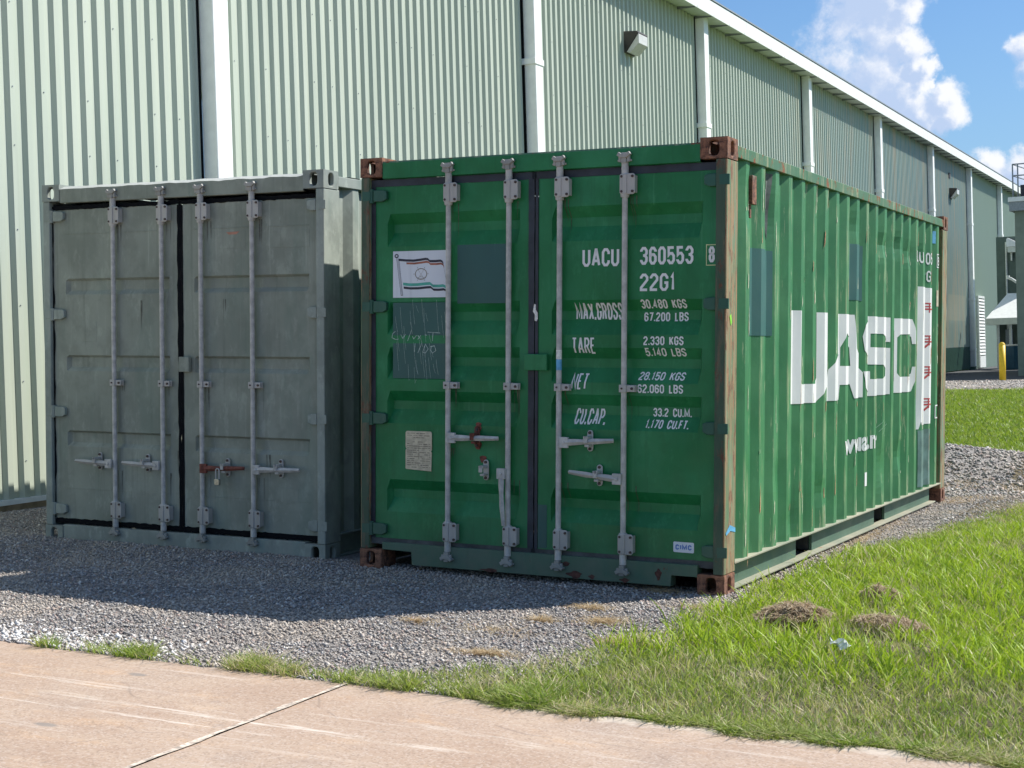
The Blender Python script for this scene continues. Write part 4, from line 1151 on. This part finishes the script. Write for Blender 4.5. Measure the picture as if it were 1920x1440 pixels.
        part('catch_bolts', MB().cyl((kx, .014, kz + .048), (kx, .004, kz + .048), .009, 8).cyl((kx, .014, kz - .048), (kx, .004, kz - .048), .009, 8), M['bolt'], 0, d, kind='stuff')
    x = cfg['plate'][0]; z = cfg['plate'][1]; w, h = cfg['plate'][2:]
    part('centre_plate', MB().box(x - w, x + w, -.004, .026, z - h, z + h), mc['door'], .004, doors[1][0])
    return C, doors


GREEN_REC = ((0, 0), (.064, 1), (.118, 1), (.205, 0))
GR = Matrix(((.9993, .0188, .0337), (-.0191, .9998, .0089), (-.0335, -.0095, .9994))).to_quaternion().to_matrix()
YR = Matrix(((.9994, .0059, .0331), (-.0059, 1.0, -.0001), (-.0331, -.0001, .9995))).to_quaternion().to_matrix()
M['jbar'] = painted('dark_rusty_jamb_paint', (.035, .075, .045), (.06, .10, .06), rust=.7, rough=.6, streak=.8, grime=.3, scuff=.7, scuffcol=(.17, .12, .075), rustcol=(.12, .06, .04))
Gm = dict(jbar=M['jbar'], cast=M['rust'], post=M['post'], jamb=M['rubber'], header=M['green_door'], roof=M['green_rail'], sill=M['green_sill'], side=M['green_side'],
          toprail=M['green_rail'], lowrail=M['low_rail'], flange=M['flange'], door=M['green_door'], gasket=M['rubber'], gasketlow=M['rubber_dusty'], hinge=M['hinge_green'], hinge2=M['hinge_green'])
Gd = [(.47, 2.30, .10, .16, .018), (.86, 2.20, .08, .14, .016), (2.8, 2.28, .12, .08, .012), (3.7, 2.20, .16, .07, .02), (4.15, 2.22, .14, .07, .02), (4.6, 2.18, .14, .07, .018), (5.0, 2.2, .1, .06, .014),
      (1.03, .62, .10, .10, .012), (1.33, .30, .09, .07, .015), (2.05, .42, .12, .08, .012), (4.3, .52, .12, .10, .018), (3.72, .48, .05, .16, .020), (5.0, .9, .14, .2, .012), (5.55, .5, .1, .3, .014), (3.1, 1.9, .2, .3, .006), (1.9, 2.0, .2, .3, .006)]
rodsG = [-1.797, -1.379, -1.040, -.622]
Z, ZD = M['zinc'], M['zinc_dirty']
green, gdoors = container('shipping_container', 'bright green container with white lettering on its doors and rusty corners, the nearer one', GR, (0, 0, 0), dict(
    m=Gm, pockets=True, dents=Gd, recess=[(t, GREEN_REC) for t in (2.238, 1.685, 1.404, 1.127, .567)], dep=.046, zb=.192, gw=.044, gb=.040,
    leaf=[(-2.342, -1.250, -2.256, -1.319), (-1.192, -.062, -1.104, -.156)], hinges=(2.352, 1.655, .950, .250), rods=rodsG, bofs=.022,
    handles=[(0, -1.757, .846, -1.430, .852, -1.599, .850, Z, M['rustred']), (1, -1.411, .640, -1.394, .325, -1.536, .655, Z, ZD), (2, -.992, .843, -.673, .863, -.840, .856, Z, Z), (3, -.651, .641, -.959, .671, -.778, .655, ZD, Z)],
    plate=(-1.193, 1.315, .075, .049), jag=.12))
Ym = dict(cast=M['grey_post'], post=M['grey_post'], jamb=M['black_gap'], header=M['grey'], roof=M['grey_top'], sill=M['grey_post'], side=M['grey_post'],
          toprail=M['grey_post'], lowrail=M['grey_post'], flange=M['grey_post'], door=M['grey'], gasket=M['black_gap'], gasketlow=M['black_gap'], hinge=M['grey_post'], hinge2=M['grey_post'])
GREY_REC = ((0, 0), (.016, 1), (.085, 1), (.115, 0))
rodsY = [-1.782, -1.350, -1.010, -.580]
grey, ydoors = container('shipping_container', 'dull grey green container painted over without lettering, between the building and the bright green one', YR, (-2.8197, .2317, .0637), dict(
    m=Ym, pockets=False, dents=[(1, 1.5, .2, .5, .008)], recess=[(t, GREY_REC) for t in (1.912, 1.361, .815)], dep=.027, zb=.172, gw=.030, gb=.036, lip=.005, lipw=.018, lips=2.6,
    leaf=[(-2.362, -1.230, -2.250, -1.306), (-1.186, -.058, -1.090, -.139)], hinges=(2.362, 1.655, .950, .242), rods=rodsY, bofs=.020,
    handles=[(0, -1.818, .592, -2.125, .602, -1.930, .604, ZD, ZD), (1, -1.389, .595, -1.694, .604, -1.495, .606, ZD, ZD), (2, -.978, .591, -.632, .605, -.802, .602, M['rustred'], ZD), (3, -.536, .600, -.185, .610, -.361, .612, Z, Z)],
    plate=(-1.158, 1.303, .044, .052), jag=.6, cw=.026, noright=True))
# padlock on the rusty red handle (hangs from it: a thing of its own)
pl = root('padlock', 'small steel padlock hanging from the rusty red handle of the grey container', 'padlock', (0, 0, 0))
pl.matrix_world = grey.matrix_world @ Matrix.Translation((-.835, -.055, .53))
MB().box(-.020, .020, -.012, .012, -.045, -.002).build('body', M['pad'], pl, .004)
MB().path([(-.014, 0, -.004), (-.014, 0, .055), (-.008, 0, .068), (.008, 0, .068), (.014, 0, .055), (.014, 0, -.004)], .0045, 8).build('shackle', M['zinc'], pl)

# gray door: painted-over stickers and seams
dL, sL, _ = ydoors[0]; dR, sR, _ = ydoors[1]


def over(d, x0, z0, x1, z1): MB().box(x0, x1, .0335, .036, z0, z1).build('painted_over_sticker', M['grey'], d, .001)
over(dR, -.881, 2.095, -.657, 2.210); over(dR, -.473, 2.09, -.135, 2.205); over(dL, -1.656, .375, -1.447, .462); over(dR, -.427, .378, -.235, .479)
over(dL, -2.1, 1.46, -1.97, 1.6); over(dL, -2.14, 1.0, -1.99, 1.09)
sc = MB(); conform([fill([(-.815, 2.205), (-.79, 2.188), (-.73, 2.19), (-.70, 2.208)])], lambda x, z, e: (x, .0328 - e, z), [], [], sc); sc.build('scraped_spot', plain('old_salmon_paint', (.42, .2, .14), .7), dR)
for d, x0, x1 in ((dL, -2.25, -1.31), (dR, -1.09, -.14)):
    for z in (2.235, .395): MB().box(x0, x1, .0325, .036, z - .003, z + .003).build('weld_seam', M['grey'], d, .001)

# green door: everything printed on it
zcut = sorted(set(round(t - a[0], 4) for t in (2.238, 1.685, 1.404, 1.127, .567) for a in GREEN_REC))
dGL, sGL, xbL = gdoors[0]; dGR, sGR, xbR = gdoors[1]


def print_on(right, name, strokes, m, lift=0.0, **k):
    d, s, xb = gdoors[1 if right else 0]; out = MB()
    conform(strokes, lambda x, z, e: s(x, z, e + lift), xb, zcut, out)
    return out.build(name, m, d, **k)


TX = [('UACU', -.903, 1.880, -.669, 1.986, .155, 0), ('360553', -.537, 1.884, -.211, 1.987, .160, 0), ('22G1', -.537, 1.732, -.320, 1.833, .160, 0), ('8', -.118, 1.890, -.083, 1.980, .17, 0),
      ('MAX.GROSS', -.962, 1.569, -.659, 1.667, .118, 0), ('30.480 KGS', -.537, 1.632, -.257, 1.684, .17, 0), ('67.200 LBS', -.527, 1.558, -.254, 1.610, .17, 0),
      ('TARE', -.970, 1.368, -.822, 1.463, .118, 0), ('2.330 KGS', -.513, 1.420, -.267, 1.471, .17, 0), ('5.140 LBS', -.507, 1.356, -.257, 1.404, .17, 0),
      ('NET', -.976, 1.157, -.872, 1.252, .118, .12), ('28.150 KGS', -.549, 1.217, -.267, 1.265, .17, .2), ('62.060 LBS', -.548, 1.143, -.268, 1.193, .17, 0),
      ('CU.CAP.', -.964, .950, -.765, 1.044, .118, .12), ('33.2 CU.M.', -.467, 1.006, -.231, 1.056, .17, 0), ('1.170 CU.FT.', -.506, .938, -.240, .988, .17, .15)]
for s, x0, z0, x1, z1, st_, sl_ in TX:
    print_on(1, 'lettering', text_polys(s, x0, z0, x1, z1, st_ * .95 if st_ > .13 else .108, sl_, .20), M['white'], kind='stuff')
print_on(1, 'digit_frame', [thick([(-.132, 1.874), (-.069, 1.874), (-.069, 1.989), (-.132, 1.989), (-.132, 1.874)], .005)], plain('yellowish_line', (.62, .66, .35), .6))
print_on(0, 'repainted_patch', [rect(-1.749, 1.671, -1.412, 2.030)], M['green_patch'])
print_on(0, 'repainted_patch', [rect(-2.213, 1.475, -1.818, 1.680)], M['green_patch']); print_on(0, 'repainted_patch', [rect(-2.213, 1.205, -1.818, 1.425)], M['green_patch'])
print_on(1, 'repainted_patch', [rect(-1.19, .20, -1.13, .46)], M['green_patch'])
# flag sticker
SX0, SZ0, SX1, SZ1 = -2.213, 1.711, -1.800, 2.002
uv = lambda x, y: (SX0 + (x - 140) / 1150 * (SX1 - SX0), SZ0 + (1205 - y) / 1000 * (SZ1 - SZ0))
fs = print_on(0, 'flag_sticker', [rect(SX0, SZ0, SX1, SZ1)], M['sticker'], .001)


def on_sticker(name, strokes, m, lift=.002): print_on(0, name, strokes, m, lift)


def ribbon(top, th, m):
    P = [uv(x, y) for x, y in top]; Q = [uv(x + 4, y + (th if i < len(top) - 1 else th * 1.4)) for i, (x, y) in enumerate(top)]
    on_sticker('flag_stripe', [[[P[i], P[i + 1], Q[i + 1], Q[i]] for i in range(len(P) - 1)]], m)
t1 = [(250, 362), (400, 380), (560, 388), (700, 372), (800, 358), (845, 365), (885, 408), (1000, 410), (1095, 402), (1135, 425), (1155, 470)]
ribbon(t1, 50, M['navy']); ribbon([(x + 12, y + 66) for x, y in t1 if x > 270], 42, M['orange'])
t2 = [(345, 880), (480, 898), (640, 898), (800, 882), (890, 878), (950, 932), (1060, 936), (1150, 928), (1200, 955), (1222, 1000)]
ribbon(t2, 60, M['teal']); ribbon([(x + 12, y + 84) for x, y in t2], 50, M['navy'])
on_sticker('flag_pole', [thick([uv(212, 345), uv(305, 1155)], .0022), thick([uv(262, 400), uv(340, 1155)], .0022), thick([uv(235, 345), uv(325, 1150)], .0016), thick([uv(305, 1155), uv(340, 1155)], .003)], M['navy'])
ring = lambda cx, cy, r, t: thick([uv(cx + r * math.cos(a), cy + r * math.sin(a)) for a in [2 * math.pi * i / 24 for i in range(25)]], t)
on_sticker('pole_ring', [ring(213, 305, 32, .007)], M['navy'])
sp = [ring(710, 702, 115, .0048)]
for a in range(6):
    an = math.pi / 3 * a + 0.0; sp.append(thick([uv(710 + 120 * math.cos(an), 702 + 132 * math.sin(an)), uv(710 + 155 * math.cos(an), 702 + 172 * math.sin(an))], .0022))
sp += [thick([uv(650, 610), uv(760, 790)], .0012), thick([uv(770, 610), uv(660, 790)], .0012), thick([uv(640, 770), uv(710, 800), uv(780, 770)], .0018), thick([uv(690, 745), uv(700, 760)], .006), thick([uv(735, 745), uv(725, 760)], .006)]
on_sticker('ship_wheel', sp, M['ink'])
on_sticker('flag_edge', [thick([uv(1160, 540), uv(1195, 740), uv(1225, 960)], .0011)], M['ink'])
# streaks and chalk writing under the flag
stk = []
for i in range(34):
    x = random.uniform(-2.2, -1.83); z = random.uniform(1.25, 1.70); L = random.uniform(.04, .22); stk.append(thick([(x, z), (x + .006, z - L * .5), (x + .016, max(1.2, z - L))], .0013))
print_on(0, 'pale_scratches', stk, M['chalk'], .0015)
ch = [[(-2.195, 1.50), (-2.215, 1.485), (-2.22, 1.46), (-2.19, 1.448), (-2.17, 1.452)], [(-2.155, 1.48), (-2.14, 1.455), (-2.12, 1.482)], [(-2.105, 1.44), (-2.075, 1.51)], [(-2.07, 1.47), (-2.06, 1.452), (-2.04, 1.475)], [(-2.03, 1.475), (-2.01, 1.45)], [(-2.01, 1.475), (-2.03, 1.45)], [(-1.98, 1.478), (-1.965, 1.476)], [(-1.96, 1.495), (-1.87, 1.490)], [(-1.92, 1.493), (-1.925, 1.44)],
      [(-2.05, 1.425), (-2.055, 1.37)], [(-2.03, 1.365), (-2.0, 1.43)], [(-1.995, 1.37), (-1.975, 1.42), (-1.955, 1.39), (-1.975, 1.365), (-1.995, 1.37)], [(-1.94, 1.405), (-1.91, 1.41), (-1.90, 1.38), (-1.925, 1.365), (-1.94, 1.385), (-1.93, 1.41)]]
print_on(0, 'chalk_writing', [thick(c, .0034) for c in ch], M['chalk'], .002)
# data plate
pm = MB().prism([(-2.112, .636), (-1.930, .628), (-1.926, .745), (-1.934, .752), (-1.926, .760), (-1.927, .868), (-1.936, .876), (-2.108, .876), (-2.117, .866), (-2.117, .772), (-2.109, .765), (-2.117, .757), (-2.117, .642)][::-1], .028, .0335)
dp = pm.build('data_plate', M['plate'], dGL, .001)
ln = MB(); random.seed(3)
for r in range(17):
    z = .862 - r * .0132
    x = -2.105
    while x < -1.94:
        w = random.uniform(.008, .045); w = min(w, -1.938 - x)
        if random.random() < (.78 if r not in (3, 4) else .45): ln.box(x, x + w, .0268, .0276, z - random.uniform(.0012, .0035), z + .002)
        x += w + random.uniform(.003, .012)
ln.box(-2.108, -1.934, .0268, .0276, .780, .7825).box(-2.02, -2.018, .0268, .0276, .70, .78).build('plate_print', M['ink'], dGL)
# maker's sticker
q = [(-.315, .233), (-.199, .232), (-.194, .237), (-.194, .287), (-.199, .292), (-.315, .293), (-.320, .288), (-.320, .238)]
print_on(1, 'maker_sticker', [fill(q)], M['sticker'], .001)
print_on(1, 'maker_lettering', text_polys('CIMC', -.306, .2475, -.209, .2775, .24, 0, .30), M['blue'], .002)
# dirt and rust runs below the fittings
random.seed(21)


def runs(rods, pts):
    out = []
    for (x, z) in pts:
        for q in range(random.randint(2, 4)):
            xx = x + random.uniform(-.045, .05); L = random.uniform(.04, .22); w = random.uniform(.0015, .0045)
            out.append([[(xx - w, z), (xx + w, z), (xx + w * .6, z - L * .6), (xx + w * .1, z - L), (xx - w * .5, z - L * .7)]])
    return out
mrun = plain('rust_run', (.085, .10, .06), .8, 0, .4, 30); mrun2 = plain('grime_run', (.125, .13, .105), .85, 0, .3, 30)
for right, rr in ((0, rodsG[:2]), (1, rodsG[2:])):
    print_on(right, 'rust_runs', runs(rr, [(x + .02, z) for x in rr for z in (2.285, 1.145, .60 if x > -1.5 else .78)]), mrun, .0004, kind='stuff')
for (d, s_, _), rr in ((ydoors[0], rodsY[:2]), (ydoors[1], rodsY[2:])):
    out = MB(); conform(runs(rr, [(x + .02, z) for x in rr for z in (2.285, 1.145, .54)] + [(rr[0] + .2, 1.75), (rr[1] + .1, .70)]), lambda x, z, e, s_=s_: s_(x, z, e + .0004), [-2.25, -2.228, -1.328, -1.306, -1.09, -1.068, -.161, -.139], [1.912, 1.896, 1.827, 1.797, 1.361, 1.345, 1.276, 1.246, .815, .799, .730, .700], out)
    out.build('grime_runs', mrun2, d, kind='stuff')
# knocks, paint marks
gasp = MB(); conform([fill([(-1.215, 1.62), (-1.205, 1.665), (-1.195, 1.66), (-1.195, 1.63), (-1.183, 1.61), (-1.182, 1.575), (-1.19, 1.56), (-1.203, 1.565), (-1.202, 1.60)])], lambda x, z, e: (x - .012, .0285 - e, z), [], [], gasp); gasp.build('torn_gasket_patch', M['white_dull'], dGR)
def rodmark(x, z0, z1, m, n='paint_mark'): MB().cyl((x, .004, z0), (x, .004, z1), .0171, 16).build(n, m, gdoors[1][0])
rodmark(rodsG[2], 1.335, 1.39, M['white_dull']); rodmark(rodsG[2], 1.27, 1.333, M['blue_paint'])
mb = MB()
for (x, z, r) in [(-1.565, .718, .022), (-1.60, .90, .022), (-1.60, .80, .024), (-1.597, .925, .018)]:
    pts = [(x + r * (1 + .25 * math.sin(3 * a)) * math.cos(a), z + r * 1.2 * (1 + .2 * math.cos(2 * a)) * math.sin(a)) for a in [2 * math.pi * i / 14 for i in range(14)]]
    conform([fill(pts)], lambda a_, b_, e: (a_, .0318 - e, b_), [], [], mb)
mb.build('rust_stain', M['rustred'], dGL)
mb = MB()
for (x, z, rx, rz) in [(-.93, .06, .05, .02), (-.82, .055, .02, .012), (-.40, .10, .02, .03), (-1.5, .045, .06, .01), (-.61, .05, .03, .012), (-.99, .12, .03, .012)]:
    pts = [(x + rx * (1 + .3 * math.sin(3 * a + x)) * math.cos(a), z + rz * (1 + .3 * math.cos(4 * a)) * math.sin(a)) for a in [2 * math.pi * i / 14 for i in range(14)]]
    conform([fill(pts)], lambda a_, b_, e: (a_, .0045 - e, b_), [], [], mb)
mb.build('rust_patches', plain('brown_rust', (.09, .035, .025), .85, 0, .4, 40), green, kind='stuff')

# green side: everything painted on the corrugated panel
ycut = [q for q in BRK]; zrow = list(np.linspace(.165, 2.50, 48))
sfn = lambda y, z, e: (side_profile(y) - dent(y, z, Gd) + .0028 + e, y, z)


def side_print(name, strokes, m, lift=0.0, **k):
    out = MB(); conform(strokes, lambda y, z, e: sfn(y, z, e + lift), ycut, zrow, out); return out.build(name, m, green, **k)


Upoly = [(1.30, 1.647), (1.497, 1.647), (1.492, 1.20), (1.505, 1.172), (1.54, 1.165), (1.93, 1.165), (1.968, 1.20), (1.968, 1.645), (2.16, 1.645), (2.16, 1.20), (2.125, 1.155), (2.03, 1.085), (1.965, 1.037), (1.30, 1.043)]
Apoly = [(2.50, 1.645), (2.86, 1.645), (2.90, 1.40), (3.13, 1.22), (3.13, 1.035), (2.862, 1.035), (2.817, 1.14), (2.542, 1.14), (2.531, 1.035), (2.20, 1.035), (2.255, 1.252), (2.45, 1.40)]
Ahole = [(2.622, 1.51), (2.543, 1.406), (2.543, 1.275), (2.823, 1.272), (2.81, 1.406)]
Spoly = [(3.30, 1.643), (3.97, 1.643), (3.97, 1.449), (3.79, 1.453), (3.77, 1.49), (3.699, 1.512), (3.388, 1.512), (3.388, 1.408), (3.97, 1.402), (3.97, 1.035), (3.30, 1.037), (3.172, 1.105), (3.135, 1.228), (3.386, 1.226), (3.388, 1.165), (3.70, 1.163), (3.765, 1.185), (3.771, 1.245), (3.709, 1.272), (3.36, 1.277), (3.148, 1.381), (3.125, 1.489), (3.16, 1.572)]
Cpoly = [(4.17, 1.641), (4.787, 1.643), (4.815, 1.592), (4.84, 1.536), (4.84, 1.434), (4.787, 1.434), (4.775, 1.495), (4.70, 1.516), (4.27, 1.511), (4.235, 1.486), (4.235, 1.198), (4.27, 1.166), (4.70, 1.162), (4.775, 1.185), (4.79, 1.243), (4.84, 1.243), (4.84, 1.142), (4.80, 1.076), (4.78, 1.035), (4.17, 1.038), (4.055, 1.15), (4.055, 1.53)]
side_print('company_lettering', [fill(Upoly)], M['white_side']); side_print('company_lettering', [fill(Apoly, [Ahole])], M['white_side'])
side_print('company_lettering', [fill(Spoly)], M['white_side']); side_print('company_lettering', [fill(Cpoly)], M['white_side'])
side_print('white_band', [fill([(5.03, 1.928), (5.50, 1.925), (5.50, .735), (5.12, .735), (5.10, .765), (5.07, .70), (5.03, .70)])], M['white_side'])
side_print('repainted_patch', [rect(.463, 1.479, .905, 2.0)], M['side_patch']); side_print('repainted_patch', [rect(2.700, 1.752, 3.120, 2.16)], M['side_patch'])
side_print('faded_stripe', [rect(5.06, .20, 5.50, .69)], plain('washed_teal', (.13, .22, .20), .5, 0, .3, 6))
rd = []
for zc, kind in ((1.76, 0), (1.475, 1), (1.205, 2), (.925, 1)):
    y0, y1 = 5.20, 5.46
    rd += [thick([(y0, zc - .045), (y0, zc - .02), (y1, zc - .02)], .014), thick([(y0 + .02, zc + .03), (y1 - .05, zc + .03)], .012), thick([(y0 + .05, zc - .03), (y0 + .05, zc + .06)], .022), thick([(y1 - .08, zc - .05), (y1 - .08, zc + .03)], .022), thick([(y0 + .02, zc), (y1 - .04, zc + .005)], .010)]
    if kind: rd += [thick([(y0 + .12, zc - .07), (y0 + .17, zc - .04)], .02)]
side_print('red_band_print', rd, M['red'], .001)
side_print('side_number', text_polys('UACU 360553', 4.852, 2.130, 5.585, 2.232, .15), M['white_side'])
side_print('side_number', text_polys('8', 5.685, 2.135, 5.735, 2.215, .17) + [thick([(5.66, 2.12), (5.765, 2.12), (5.765, 2.235), (5.66, 2.235), (5.66, 2.12)], .008)], M['white_side'])
side_print('side_number', text_polys('22G1', 5.19, 1.978, 5.445, 2.075, .15), M['white_side'])
cu = bpy.data.curves.new('url', 'FONT'); cu.body = 'www.uasc.net'; cu.size = 1; cu.offset = .035; to = bpy.data.objects.new('url', cu); COL.objects.link(to)
dg = bpy.context.evaluated_depsgraph_get(); tm = bpy.data.meshes.new_from_object(to.evaluated_get(dg)); bpy.data.objects.remove(to)
co = [v.co for v in tm.vertices]; ax = min(c.x for c in co); bx_ = max(c.x for c in co); ay = min(c.y for c in co); by = max(c.y for c in co)
tf = lambda c: (2.60 + (c.x - ax) / (bx_ - ax) * 1.03, .632 + (c.y - ay) / (by - ay) * .132)
side_print('web_address', [[[tf(tm.vertices[i].co) for i in p.vertices] for p in tm.polygons]], M['white_side'])
side_print('white_label', [rect(3.163, .366, 3.30, .469)], M['white_side']); side_print('white_label', [rect(.716, 2.245, .745, 2.36)], M['white_side'])
side_print('beige_label', [rect(5.655, 1.77, 5.75, 1.915)], M['plate'])
side_print('outline_mark', [thick([(5.66, .775), (5.78, .775), (5.78, .885), (5.66, .885), (5.66, .775)], .012)], M['white_side'])
side_print('teal_tape', [rect(5.60, 2.33, 5.64, 2.44)], M['blue_paint'])
side_print('dark_scrape', [fill([(.83, 2.47), (.90, 2.47), (.885, 2.3), (.88, 2.16), (.865, 2.07), (.85, 2.2)])], M['darktear'])
# chips and scuffs on the outer flats
random.seed(11); chips = []; chr_ = []
for i in range(120):
    k = random.randint(0, 19); y = P0 + k * PER + random.uniform(.0, .075); z = random.uniform(.2, 2.45) ** 1.0; w = random.uniform(.004, .012); h = random.uniform(.01, .10)
    pts = [(y - w * random.uniform(.4, 1), z - h), (y + w * random.uniform(.4, 1), z - h * random.uniform(.3, .9)), (y + w * random.uniform(.3, 1), z + h * .6), (y, z + h)]
    (chips if random.random() < .6 else chr_).append(fill(pts))
side_print('scuff_marks', chips, plain('pale_scuff', (.50, .52, .38), .7, 0, .3, 50), .0006, kind='stuff'); side_print('rust_chips', chr_, plain('brown_chip', (.38, .22, .12), .8, 0, .4, 50), .0008, kind='stuff')
side_print('scrape_marks', [thick([(3.62 + .05 * i, .76 - .02 * i + .01), (3.74 + .05 * i, .84 - .01 * i)], .004) for i in range(5)], plain('pale_scrape', (.3, .5, .35), .7))
# bracket under the top rail at the near post
MB().box(-.030, -.004, .455, .535, 2.25, 2.42).box(-.034, -.024, .47, .50, 2.17, 2.25).build('placard_bracket', M['rust'], green, .004)
MB().box(-.03, .0012, .01, .19, .36, .41).build('blue_smear', M['blue_paint'], green) if False else None
mb = MB(); conform([fill([(.02, .36), (.09, .40), (.185, .375), (.185, .35), (.10, .365), (.03, .345)])], lambda y, z, e: (-.0005, y, z), [], [], mb); mb.build('blue_smear', M['blue_paint'], green)
mb = MB(); conform([fill([(.06, 1.585), (.085, 1.60), (.10, 1.55), (.08, 1.53)])], lambda y, z, e: (-.0005, y, z), [], [], mb); mb.build('lime_spot', plain('lime_spray', (.25, .7, .05), .6), green)
